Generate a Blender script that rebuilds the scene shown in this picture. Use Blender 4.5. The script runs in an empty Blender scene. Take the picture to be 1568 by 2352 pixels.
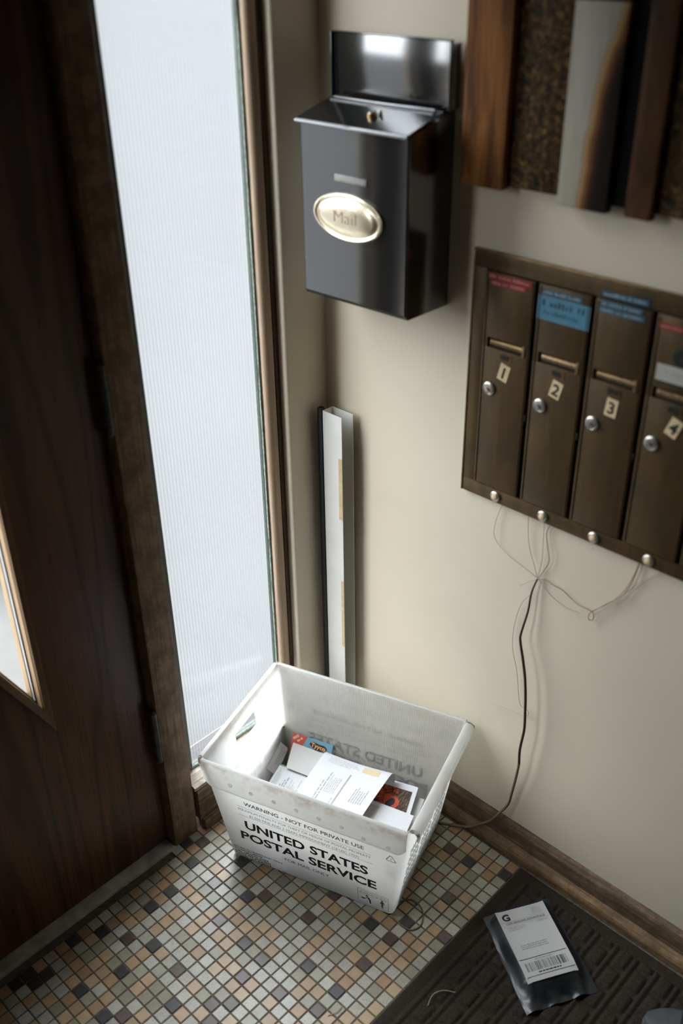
import bpy, bmesh, math, random
from mathutils import Vector, Matrix, Euler

random.seed(7)
sc = bpy.context.scene
col = sc.collection
PI = math.pi

# ------------------------------------------------------------------ camera
cam_d = bpy.data.cameras.new('camera')
cam = bpy.data.objects.new('camera', cam_d)
col.objects.link(cam)
CAM = Vector((-0.91562, -1.00595, 1.84431))
R_ = ((0.690409, -0.723294, -0.013442), (-0.383779, -0.350453, -0.85434), (0.613228, 0.595003, -0.519541))
cam.matrix_world = Matrix(((R_[0][0], -R_[1][0], -R_[2][0], CAM.x),
                           (R_[0][1], -R_[1][1], -R_[2][1], CAM.y),
                           (R_[0][2], -R_[1][2], -R_[2][2], CAM.z), (0, 0, 0, 1)))
cam_d.sensor_fit = 'VERTICAL'
cam_d.sensor_height = 36.0
cam_d.lens = 2263.5 * 36.0 / 2352.0
cam_d.clip_start = 0.02
cam_d.dof.use_dof = True
cam_d.dof.focus_distance = 2.16
cam_d.dof.aperture_fstop = 1.6
sc.camera = cam

# ------------------------------------------------------------------ daylight
world = bpy.data.worlds.new('overcast_sky')
sc.world = world
world.use_nodes = True
bg = world.node_tree.nodes['Background']
bg.inputs['Color'].default_value = (0.915, 0.95, 1.02, 1)
# overcast sky: three times brighter overhead than at the horizon
wn = world.node_tree
w_tc = wn.nodes.new('ShaderNodeTexCoord')
w_sp = wn.nodes.new('ShaderNodeSeparateXYZ')
wn.links.new(w_tc.outputs['Generated'], w_sp.inputs[0])
w_mx = wn.nodes.new('ShaderNodeMath')
w_mx.operation = 'MAXIMUM'
w_mx.inputs[1].default_value = 0.0
wn.links.new(w_sp.outputs[2], w_mx.inputs[0])
w_st = wn.nodes.new('ShaderNodeMath')
w_st.operation = 'MULTIPLY_ADD'
SKY = 21.5
w_st.inputs[1].default_value = SKY * 2 / 3
w_st.inputs[2].default_value = SKY / 3
wn.links.new(w_mx.outputs[0], w_st.inputs[0])
wn.links.new(w_st.outputs[0], bg.inputs['Strength'])


def portal(name, loc, sx, sz):
    l = bpy.data.lights.new(name, 'AREA')
    l.shape = 'RECTANGLE'
    l.size = sx
    l.size_y = sz
    l.cycles.is_portal = True
    o = bpy.data.objects.new(name, l)
    o.location = loc
    o.rotation_euler = (-PI / 2, 0, 0)
    col.objects.link(o)


portal('sidelight_portal', (0.146, 0.45, 1.10), 0.34, 1.92)
portal('door_lite_portal', (-0.51, 0.45, 1.25), 0.46, 1.48)

vs = sc.view_settings
vs.view_transform = 'Standard'
vs.look = 'None'
vs.gamma = 1.0
vs.exposure = 0.0
vs.use_curve_mapping = False
sc.cycles.use_denoising = True
sc.cycles.max_bounces = 8
sc.cycles.diffuse_bounces = 6
sc.cycles.transparent_max_bounces = 12
sc.cycles.sample_clamp_direct = 0.0
sc.cycles.sample_clamp_indirect = 5.0

# ------------------------------------------------------------------ materials


class NT:
    def __init__(s, name):
        s.m = bpy.data.materials.new(name)
        s.m.use_nodes = True
        s.t = s.m.node_tree
        s.n = s.t.nodes
        s.p = s.n['Principled BSDF']
        s.out = s.n['Material Output']

    def new(s, typ, **kw):
        nd = s.n.new(typ)
        for k, v in kw.items():
            if k in nd.inputs:
                nd.inputs[k].default_value = v
            else:
                setattr(nd, k, v)
        return nd

    def link(s, a, b):
        s.t.links.new(a, b)

    def coords(s, scale=(1, 1, 1), rot=(0, 0, 0)):
        tc = s.new('ShaderNodeTexCoord')
        mp = s.new('ShaderNodeMapping')
        mp.inputs['Scale'].default_value = scale
        mp.inputs['Rotation'].default_value = rot
        s.link(tc.outputs['Object'], mp.inputs['Vector'])
        return mp.outputs['Vector']

    def noise(s, vec, scale, detail=4, rough=0.55, dist=0.0):
        nd = s.new('ShaderNodeTexNoise')
        nd.inputs['Scale'].default_value = scale
        nd.inputs['Detail'].default_value = detail
        nd.inputs['Roughness'].default_value = rough
        nd.inputs['Distortion'].default_value = dist
        s.link(vec, nd.inputs['Vector'])
        return nd.outputs['Fac']

    def ramp(s, fac, stops):
        nd = s.new('ShaderNodeValToRGB')
        el = nd.color_ramp.elements
        while len(el) > 1:
            el.remove(el[-1])
        el[0].position = stops[0][0]
        el[0].color = (*stops[0][1], 1)
        for p, c in stops[1:]:
            e = el.new(p)
            e.color = (*c, 1)
        s.link(fac, nd.inputs['Fac'])
        return nd.outputs['Color']

    def mix(s, fac, a, b, mode='MIX'):
        nd = s.new('ShaderNodeMix')
        nd.data_type = 'RGBA'
        nd.blend_type = mode
        for sock, v in ((nd.inputs[0], fac), (nd.inputs[6], a), (nd.inputs[7], b)):
            if isinstance(v, (int, float)):
                sock.default_value = v
            elif isinstance(v, tuple):
                sock.default_value = (*v, 1)
            else:
                s.link(v, sock)
        return nd.outputs[2]

    def math(s, op, a, b=0.5, c=None):
        nd = s.new('ShaderNodeMath')
        nd.operation = op
        for i, v in enumerate((a, b, c)):
            if v is None:
                continue
            if isinstance(v, (int, float)):
                nd.inputs[i].default_value = v
            else:
                s.link(v, nd.inputs[i])
        return nd.outputs[0]

    def bump(s, h, strength=0.3, dist=0.001):
        nd = s.new('ShaderNodeBump')
        nd.inputs['Strength'].default_value = strength
        nd.inputs['Distance'].default_value = dist
        s.link(h, nd.inputs['Height'])
        s.link(nd.outputs['Normal'], s.p.inputs['Normal'])

    def base(s, c):
        if isinstance(c, tuple):
            s.p.inputs['Base Color'].default_value = (*c, 1)
        else:
            s.link(c, s.p.inputs['Base Color'])

    def set(s, rough=0.5, metal=0.0, spec=0.5, coat=0.0):
        s.p.inputs['Roughness'].default_value = rough
        s.p.inputs['Metallic'].default_value = metal
        s.p.inputs['Specular IOR Level'].default_value = spec
        s.p.inputs['Coat Weight'].default_value = coat
        return s


def plain(name, c, rough=0.5, metal=0.0, spec=0.5, var=0.12, scale=60, bump=0.0, bdist=0.0005, coat=0.0):
    t = NT(name)
    v = t.coords()
    f = t.noise(v, scale)
    lo = tuple(x * (1 - var) for x in c)
    hi = tuple(min(1, x * (1 + var)) for x in c)
    t.base(t.ramp(f, [(0.3, lo), (0.7, hi)]))
    t.set(rough, metal, spec, coat)
    if bump:
        t.bump(f, bump, bdist)
    return t.m


def wood(name, dark, light, along='z', rings=9.0, fine=1.0, rough=0.45, spec=0.4, pore=0.5, coat=0.0, stretch=0.05):
    t = NT(name)
    sc_ = [1.0, 1.0, 1.0]
    sc_['xyz'.index(along)] = stretch
    v = t.coords(tuple(sc_))
    big = t.noise(v, 7.0, 2, 0.5, 0.4)
    wav = t.math('SINE', t.math('MULTIPLY', big, rings * 2 * PI))
    wav = t.math('MULTIPLY_ADD', wav, 0.5, 0.5)
    wav = t.math('POWER', wav, 3.0)
    sc2 = [1.0, 1.0, 1.0]
    sc2['xyz'.index(along)] = 0.035
    fin = t.noise(t.coords(tuple(sc2)), 260.0 * fine, 3, 0.6)
    c1 = t.ramp(fin, [(0.3, dark), (0.62, light)])
    c2 = t.mix(t.math('MULTIPLY', wav, pore), c1, tuple(x * 0.45 for x in dark))
    t.base(c2)
    t.set(rough, 0, spec, coat)
    t.bump(fin, 0.25, 0.0006)
    return t.m


def worn_wood(name, dark, mid, pale, along='y', rough=0.65):
    t = NT(name)
    s1 = [1.0, 1.0, 1.0]
    s1['xyz'.index(along)] = 0.06
    v = t.coords(tuple(s1))
    f = t.noise(v, 160, 5, 0.65)
    c = t.ramp(f, [(0.28, dark), (0.5, mid), (0.75, pale)])
    w = t.noise(t.coords(), 26, 5, 0.7)
    wc = t.ramp(w, [(0.38, (0, 0, 0)), (0.62, (1, 1, 1))])
    c = t.mix(t.math('MULTIPLY', wc, 0.75), c, tuple(x * 0.42 for x in mid))
    t.base(c)
    t.set(rough, 0, 0.3)
    t.bump(f, 0.35, 0.0008)
    return t.m


M = {}
# plaster paint
t = NT('cream_plaster')
v = t.coords()
n1 = t.noise(v, 3.0, 3)
c = t.ramp(n1, [(0.3, (0.72, 0.632, 0.485)), (0.7, (0.76, 0.672, 0.52))])
spk = t.noise(v, 210, 2)
c = t.mix(t.math('GREATER_THAN', spk, 0.81), c, (0.25, 0.2, 0.14))
t.base(c)
t.set(0.5, 0, 0.35)
t.bump(t.noise(v, 90, 3), 0.12, 0.0012)
M['plaster'] = t.m
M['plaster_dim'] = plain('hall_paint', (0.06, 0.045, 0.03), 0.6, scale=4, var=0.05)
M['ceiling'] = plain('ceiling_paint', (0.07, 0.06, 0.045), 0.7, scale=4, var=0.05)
M['grout'] = plain('dark_grout', (0.115, 0.088, 0.066), 0.8, scale=90, var=0.35, bump=0.3)
M['door_wood'] = wood('red_brown_oak_veneer', (0.060, 0.025, 0.013), (0.125, 0.052, 0.027), 'z', 8.0, 1.0, 0.34, 0.4, 0.8, 0.05, 0.07)
M['post_wood'] = worn_wood('aged_brown_post', (0.105, 0.07, 0.043), (0.25, 0.168, 0.104), (0.38, 0.27, 0.178), 'z')
M['base_wood'] = worn_wood('scuffed_baseboard', (0.07, 0.045, 0.03), (0.18, 0.12, 0.075), (0.34, 0.23, 0.14), 'y')
M['shoe_wood'] = worn_wood('scuffed_shoe_mould', (0.10, 0.062, 0.034), (0.26, 0.16, 0.085), (0.50, 0.32, 0.18), 'y')
M['sill_wood'] = worn_wood('weathered_sill', (0.06, 0.045, 0.03), (0.20, 0.13, 0.07), (0.42, 0.33, 0.22), 'x')
M['sill_top'] = worn_wood('bleached_sill_top', (0.10, 0.08, 0.06), (0.38, 0.32, 0.25), (0.62, 0.56, 0.47), 'x')
M['stop_wood'] = wood('tan_window_stop', (0.40, 0.28, 0.19), (0.52, 0.38, 0.27), 'z', 2.0, 1.0, 0.5, 0.3, 0.1)
M['frame_dark'] = wood('dark_frame_groove', (0.055, 0.036, 0.024), (0.12, 0.08, 0.05), 'z', 3.0, 1.0, 0.6, 0.3, 0.3)
M['lite_wood'] = wood('golden_lite_moulding', (0.13, 0.072, 0.030), (0.23, 0.135, 0.060), 'z', 3.0, 1.0, 0.35, 0.5, 0.3)
M['lite_reveal'] = wood('pale_lite_reveal', (0.30, 0.20, 0.11), (0.40, 0.27, 0.15), 'z', 2.0, 1.0, 0.4, 0.4, 0.1)
M['putty'] = plain('green_grey_putty', (0.32, 0.38, 0.33), 0.7, scale=140, var=0.35, bump=0.5, bdist=0.001)
M['bead'] = plain('dark_green_bead', (0.06, 0.075, 0.06), 0.55, scale=120, var=0.3)
M['hinge'] = plain('dark_hinge_steel', (0.06, 0.056, 0.048), 0.42, 0.3, scale=140, var=0.3)
M['marble'] = plain('grey_threshold', (0.40, 0.37, 0.31), 0.45, scale=25, var=0.35)
M['alu'] = plain('aluminium_spacer', (0.62, 0.66, 0.70), 0.35, 0.3, scale=40, var=0.05)
M['rubber'] = plain('black_rubber', (0.012, 0.012, 0.013), 0.6)
M['black_paint'] = plain('black_enamel', (0.010, 0.0105, 0.011), 0.16, 0.0, 0.5, var=0.1, scale=300)
M['black_paint'].node_tree.nodes['Principled BSDF'].inputs['IOR'].default_value = 2.5
M['highlight_edge'] = plain('highlit_black_edge', (0.20, 0.205, 0.215), 0.3, 0.3, 0.6)  # paler than the enamel: highlight lines of the lid edges painted in
M['gold'] = plain('satin_brass_plaque', (0.88, 0.77, 0.57), 0.26, 0.85, var=0.08, scale=90)
M['gold_dark'] = plain('engraved_letter', (0.36, 0.24, 0.15), 0.5, 0.3)
M['brass'] = plain('brass_lock', (0.62, 0.42, 0.16), 0.3, 1.0)
M['steel'] = plain('worn_steel', (0.62, 0.58, 0.53), 0.32, 0.85, var=0.15, scale=160)
M['tape_grey'] = plain('grey_embossed_tape', (0.27, 0.26, 0.24), 0.5, scale=240, var=0.2)
M['tape_text'] = plain('pale_tape_stroke', (0.36, 0.345, 0.32), 0.5)
t = NT('aged_bronze')
v = t.coords((1, 1, 0.12))
n1 = t.noise(v, 40, 5, 0.65)
n2 = t.noise(t.coords(), 14, 4, 0.6)
c = t.ramp(n1, [(0.3, (0.072, 0.044, 0.016)), (0.7, (0.130, 0.078, 0.028))])
c = t.mix(t.ramp(n2, [(0.45, (0, 0, 0)), (0.75, (0.7, 0.7, 0.7))]), c, (0.05, 0.045, 0.028))
t.base(c)
t.set(0.45, 0.35, 0.4)
M['bronze'] = t.m
M['bronze_edge'] = plain('rubbed_bronze_edge', (0.22, 0.14, 0.055), 0.36, 0.7, var=0.3, scale=40)
M['bronze_dark'] = plain('bronze_recess', (0.016, 0.015, 0.011), 0.6, 0.2)
M['slot_brass'] = plain('worn_slot_brass', (0.25, 0.165, 0.08), 0.35, 0.7, var=0.35, scale=120)
M['cream_tag'] = plain('cream_number_tag', (0.80, 0.62, 0.36), 0.5, var=0.08)
M['black_ink'] = plain('black_ink', (0.015, 0.015, 0.015), 0.6, var=0.05)
M['grey_ink'] = plain('grey_print', (0.33, 0.33, 0.33), 0.7, var=0.08)
M['pale_ink'] = plain('pale_print', (0.40, 0.40, 0.40), 0.7, var=0.05)
M['red_tape'] = plain('red_embossed_tape', (0.30, 0.025, 0.020), 0.4)
M['red_tape_text'] = plain('whitened_red_tape', (0.55, 0.24, 0.19), 0.5)
M['blue_tape'] = plain('blue_embossed_tape', (0.035, 0.11, 0.18), 0.4)
M['blue_tape_text'] = plain('whitened_blue_tape', (0.33, 0.42, 0.42), 0.5)
M['blue_note'] = plain('blue_paper_note', (0.075, 0.24, 0.34), 0.7, var=0.06)
M['blue_note_ink'] = plain('dark_note_ink', (0.03, 0.065, 0.10), 0.7)
M['white_tag'] = plain('off_white_tag', (0.50, 0.47, 0.42), 0.6, var=0.1)
M['white_metal'] = plain('white_painted_metal', (0.74, 0.72, 0.68), 0.4, 0.0, 0.5, var=0.04, scale=20)
M['masking'] = plain('old_masking_tape', (0.60, 0.45, 0.25), 0.7, var=0.15, scale=90)
M['paper'] = plain('white_paper', (0.60, 0.605, 0.62), 0.6, var=0.02, scale=20)
M['paper_warm'] = plain('grey_white_card', (0.50, 0.495, 0.485), 0.6, var=0.03, scale=20)
M['env_window'] = plain('glassine_window', (0.47, 0.43, 0.415), 0.35, var=0.04)
M['peach'] = plain('peach_print_patch', (0.64, 0.48, 0.31), 0.6, var=0.05)
M['green_print'] = plain('green_photo_print', (0.09, 0.17, 0.09), 0.45, var=0.6, scale=110)
M['cream_print'] = plain('cream_photo_print', (0.55, 0.47, 0.37), 0.5, var=0.3, scale=130)
M['red_print'] = plain('red_magazine_print', (0.48, 0.05, 0.03), 0.4, var=0.12)
M['blue_print'] = plain('blue_magazine_print', (0.13, 0.27, 0.36), 0.4, var=0.08)
M['orange_print'] = plain('orange_logo_print', (0.80, 0.36, 0.10), 0.5, var=0.1)
M['cream_ink'] = plain('cream_logo_print', (0.75, 0.58, 0.36), 0.5)
M['cord'] = plain('brown_cable_jacket', (0.055, 0.030, 0.018), 0.5, var=0.3, scale=60)
M['cord_tan'] = plain('tan_cable_jacket', (0.20, 0.145, 0.09), 0.55, var=0.2, scale=60)
M['wire_red'] = plain('copper_red_wire', (0.30, 0.15, 0.09), 0.5)
M['wire_grey'] = plain('grey_wire', (0.32, 0.29, 0.25), 0.5)
M['wire_blue'] = plain('pale_blue_wire', (0.42, 0.50, 0.52), 0.5)
M['band'] = plain('tan_rubber_band', (0.22, 0.15, 0.085), 0.6, var=0.15)
M['straw'] = plain('dry_straw', (0.42, 0.38, 0.22), 0.7)
M['poly'] = plain('black_poly_bag', (0.012, 0.016, 0.021), 0.30, 0.0, 0.55, var=0.25, scale=60, bump=0.25, bdist=0.002)
M['concrete'] = plain('outdoor_paving', (0.018, 0.018, 0.0185), 1.0, spec=0.0, scale=2, var=0.03)
M['walk'] = plain('pale_walkway', (0.085, 0.083, 0.079), 1.0, spec=0.0, scale=9, var=0.06)
M['hedge'] = plain('green_leaf', (0.016, 0.021, 0.0145), 1.0, spec=0.0, scale=9, var=0.4)
M['siding'] = plain('pale_outdoor_wall', (0.72, 0.72, 0.70), 0.8, scale=3, var=0.04)
M['shoe_grey'] = plain('blue_grey_rubber', (0.060, 0.068, 0.075), 0.6)
M['shoe_rib'] = plain('dark_ribbed_knit', (0.022, 0.028, 0.034), 0.7)
M['shoe_tan'] = plain('tan_suede', (0.21, 0.135, 0.075), 0.8)

# translucent corrugated plastic of the tub
t = NT('milky_corrugated_plastic')
v = t.coords()
sep = t.new('ShaderNodeSeparateXYZ')
t.link(v, sep.inputs[0])
sx = t.math('SINE', t.math('MULTIPLY', sep.outputs[0], 2 * PI / 0.0052))
sy = t.math('SINE', t.math('MULTIPLY', sep.outputs[1], 2 * PI / 0.0052))
fl = t.math('ADD', sx, sy)
n1 = t.noise(v, 18, 4, 0.6)
c = t.ramp(n1, [(0.3, (0.855, 0.845, 0.825)), (0.7, (0.895, 0.89, 0.875))])
zr = t.new('ShaderNodeMapRange')
t.link(sep.outputs[2], zr.inputs[0])
zr.inputs[1].default_value = 0.272
zr.inputs[2].default_value = 0.303
nz = t.noise(v, 30, 5, 0.7)
st = t.math('MULTIPLY', zr.outputs[0], t.math('GREATER_THAN', nz, 0.52))
sm = t.noise(v, 9, 3, 0.6)
st = t.math('MULTIPLY', zr.outputs[0], t.ramp(nz, [(0.46, (0, 0, 0)), (0.75, (0.38, 0.38, 0.38))]))
st = t.math('MULTIPLY', st, t.math('LESS_THAN', sep.outputs[2], 0.3062))
fr_ = t.math('MULTIPLY_ADD', t.math('LESS_THAN', sep.outputs[1], -0.1735), 1.3, 0.7)
st = t.math('MULTIPLY', st, fr_)
ax_ = t.math('GREATER_THAN', t.math('ABSOLUTE', sep.outputs[0]), 0.2372)
cr_ = t.math('MULTIPLY', ax_, t.math('GREATER_THAN', sep.outputs[2], 0.2995))
cr_ = t.math('MULTIPLY', cr_, t.ramp(nz, [(0.42, (0, 0, 0)), (0.52, (0.8, 0.8, 0.8))]))
cr_ = t.math('MULTIPLY', cr_, t.math('GREATER_THAN', t.math('ABSOLUTE', sep.outputs[1]), 0.163))
c = t.mix(st, c, (0.40, 0.24, 0.12))
c = t.mix(cr_, c, (0.20, 0.095, 0.045))
c = t.mix(t.ramp(sm, [(0.6, (0, 0, 0)), (0.8, (0.35, 0.35, 0.35))]), c, (0.50, 0.42, 0.33))
t.base(c)
t.set(0.42, 0, 0.45)
t.bump(fl, 0.22, 0.0006)
tr = t.new('ShaderNodeBsdfTranslucent')
t.link(c, tr.inputs['Color'])
mx = t.new('ShaderNodeMixShader')
mx.inputs[0].default_value = 0.76
t.link(t.p.outputs[0], mx.inputs[1])
t.link(tr.outputs[0], mx.inputs[2])
t.link(mx.outputs[0], t.out.inputs['Surface'])
M['tub'] = t.m

M['rivet'] = plain('solid_white_plastic', (0.78, 0.75, 0.71), 0.35, var=0.03)
# ribbed obscure glass: part clear, part diffusing
t = NT('ribbed_obscure_glass')
tp = t.new('ShaderNodeBsdfTransparent')
tp.inputs['Color'].default_value = (0.97, 0.99, 0.98, 1)
tl = t.new('ShaderNodeBsdfTranslucent')
tl.inputs['Color'].default_value = (0.96, 0.98, 0.97, 1)
gl = t.new('ShaderNodeBsdfGlossy')
gl.inputs['Roughness'].default_value = 0.12
mx1 = t.new('ShaderNodeMixShader')
v = t.coords()
sp_ = t.new('ShaderNodeSeparateXYZ')
t.link(v, sp_.inputs[0])
rb_ = t.math('COSINE', t.math('MULTIPLY', sp_.outputs[0], 2 * PI / (0.3185 / 40)))
t.link(t.math('MULTIPLY_ADD', rb_, 0.019, 0.050), mx1.inputs[0])
t.link(tp.outputs[0], mx1.inputs[1])
t.link(tl.outputs[0], mx1.inputs[2])
mx2 = t.new('ShaderNodeMixShader')
mx2.inputs[0].default_value = 0.05
t.link(mx1.outputs[0], mx2.inputs[1])
t.link(gl.outputs[0], mx2.inputs[2])
t.link(mx2.outputs[0], t.out.inputs['Surface'])
M['rib_glass'] = t.m
t = NT('clear_glass')
tp = t.new('ShaderNodeBsdfTransparent')
tp.inputs['Color'].default_value = (0.96, 0.98, 0.97, 1)
gl = t.new('ShaderNodeBsdfGlossy')
gl.inputs['Roughness'].default_value = 0.02
mx2 = t.new('ShaderNodeMixShader')
mx2.inputs[0].default_value = 0.06
t.link(tp.outputs[0], mx2.inputs[1])
t.link(gl.outputs[0], mx2.inputs[2])
t.link(mx2.outputs[0], t.out.inputs['Surface'])
M['clear_glass'] = t.m

# floor mat pile
t = NT('dark_brown_mat_pile')
v = t.coords()
f1 = t.noise(v, 420, 3, 0.7)
f2 = t.noise(v, 25, 3, 0.6)
c = t.ramp(f1, [(0.3, (0.016, 0.0135, 0.011)), (0.75, (0.080, 0.062, 0.046))])
c = t.mix(t.math('MULTIPLY', f2, 0.35), c, (0.030, 0.024, 0.019))
t.base(c)
t.set(0.95, 0, 0.1)
t.bump(f1, 0.8, 0.0025)
M['mat'] = t.m


# charred art planks
def char(name, cols, scale=(1, 1, 0.16), ns=26, rough=0.5, detail=5):
    t = NT(name)
    f = t.noise(t.coords(scale), ns, detail, 0.65, 0.6)
    k = len(cols)
    t.base(t.ramp(f, [(0.28 + 0.44 * i / (k - 1), cc) for i, cc in enumerate(cols)]))
    t.set(0.75, 0, 0.12)
    t.bump(f, 0.3, 0.001)
    return t.m


M['art_copper'] = char('burnt_copper_plank', [(0.030, 0.016, 0.010), (0.10, 0.042, 0.016), (0.26, 0.105, 0.032), (0.36, 0.16, 0.052)], (1, 1, 0.10), 26)
M['art_gold'] = char('black_plank_with_gold_flecks', [(0.010, 0.009, 0.007), (0.022, 0.016, 0.010), (0.10, 0.055, 0.020), (0.30, 0.17, 0.06)], (1, 1, 1), 105)
M['art_black'] = char('charred_black_plank', [(0.006, 0.006, 0.006), (0.014, 0.012, 0.010)], (1, 1, 0.1), 40)
M['art_brown'] = char('dark_brown_plank', [(0.022, 0.013, 0.008), (0.075, 0.034, 0.015), (0.17, 0.075, 0.028)], (1, 1, 0.18), 26)
# grey plank with a wavy burnt edge
t = NT('grey_plank_with_burnt_edge')
v = t.coords()
sep = t.new('ShaderNodeSeparateXYZ')
t.link(v, sep.inputs[0])
nw = t.noise(t.coords((0.2, 0.6, 1)), 11, 3, 0.6)
# distance from the burnt boundary: plank local y runs 0 (left) to -0.086 (right); boundary shifts with height
zz = sep.outputs[2]
tz = t.new('ShaderNodeMapRange')
t.link(zz, tz.inputs[0])
tz.inputs[1].default_value = 0.10
tz.inputs[2].default_value = 0.28
bd = t.math('MULTIPLY_ADD', t.math('POWER', tz.outputs[0], 1.4), -0.040, -0.034)
sag = t.math('MULTIPLY', t.math('SUBTRACT', nw, 0.5), 0.022)
dd = t.math('SUBTRACT', t.math('ADD', bd, sag), sep.outputs[1])
mr = t.new('ShaderNodeMapRange')
t.link(dd, mr.inputs[0])
mr.inputs[1].default_value = -0.003
mr.inputs[2].default_value = 0.030
gr = t.noise(t.coords((1, 1, 0.08)), 90, 4, 0.6)
grey = t.ramp(gr, [(0.3, (0.34, 0.30, 0.245)), (0.7, (0.43, 0.385, 0.32))])
burn = t.ramp(mr.outputs[0], [(0.0, (0.30, 0.28, 0.24)), (0.28, (0.42, 0.25, 0.10)), (0.5, (0.20, 0.085, 0.03)), (0.75, (0.055, 0.028, 0.016)), (1.0, (0.022, 0.015, 0.011))])
t.base(t.mix(t.math('GREATER_THAN', mr.outputs[0], 0.06), grey, burn))
t.set(0.75, 0, 0.12)
M['art_grey'] = t.m

# photo print on the card: red flower, dark straw
t = NT('red_flower_print')
v = t.coords()
f = t.noise(v, 55, 4, 0.7, 1.5)
t.base(t.ramp(f, [(0.30, (0.010, 0.010, 0.007)), (0.44, (0.05, 0.024, 0.012)), (0.5, (0.40, 0.055, 0.015)), (0.62, (0.62, 0.13, 0.045)), (0.78, (0.55, 0.28, 0.15))]))
t.set(0.3, 0, 0.5)
M['flower'] = t.m
t = NT('dark_straw_print')
v = t.coords((1, 6, 1), (0, 0, 0.7))
f = t.noise(v, 70, 4, 0.7, 1.0)
t.base(t.ramp(f, [(0.42, (0.022, 0.012, 0.008)), (0.56, (0.09, 0.05, 0.03)), (0.72, (0.40, 0.32, 0.24))]))
t.set(0.3, 0, 0.5)
M['straw_print'] = t.m

# tiles: (colours) per class, with speckle
TILE = {'w': [(0.47, 0.44, 0.37), (0.52, 0.49, 0.42), (0.43, 0.40, 0.33)],
        't': [(0.43, 0.29, 0.165), (0.47, 0.325, 0.195), (0.38, 0.24, 0.13)],
        'o': [(0.315, 0.29, 0.21), (0.36, 0.34, 0.26), (0.28, 0.25, 0.175)],
        'b': [(0.048, 0.043, 0.040), (0.062, 0.055, 0.052)],
        'r': [(0.092, 0.056, 0.047), (0.112, 0.072, 0.062)],
        'p': [(0.24, 0.19, 0.18)]}
TM = {}
for k_, cl in TILE.items():
    for q, cc in enumerate(cl):
        t = NT('tile_glaze_%s_%d' % ({'w': 'speckled_stone', 't': 'tan', 'o': 'olive', 'b': 'black', 'r': 'dark_red_brown', 'p': 'mauve'}[k_], q))
        tc = t.new('ShaderNodeTexCoord')
        g = t.new('ShaderNodeNewGeometry')
        f = t.noise(g.outputs['Position'], 620, 2, 0.6)
        f2 = t.noise(g.outputs['Position'], 45, 3, 0.6)
        c = t.ramp(f2, [(0.3, tuple(x * 0.90 for x in cc)), (0.7, tuple(x * 1.1 for x in cc))])
        if k_ == 'w':
            c = t.mix(t.math('GREATER_THAN', f, 0.60), c, tuple(x * 0.42 for x in cc))
        elif k_ == 'o':
            c = t.mix(t.math('GREATER_THAN', f, 0.66), c, tuple(x * 0.7 for x in cc))
        t.base(c)
        t.set(0.36, 0, 0.5)
        TM[k_, q] = t.m

# ------------------------------------------------------------------ mesh helpers


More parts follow.
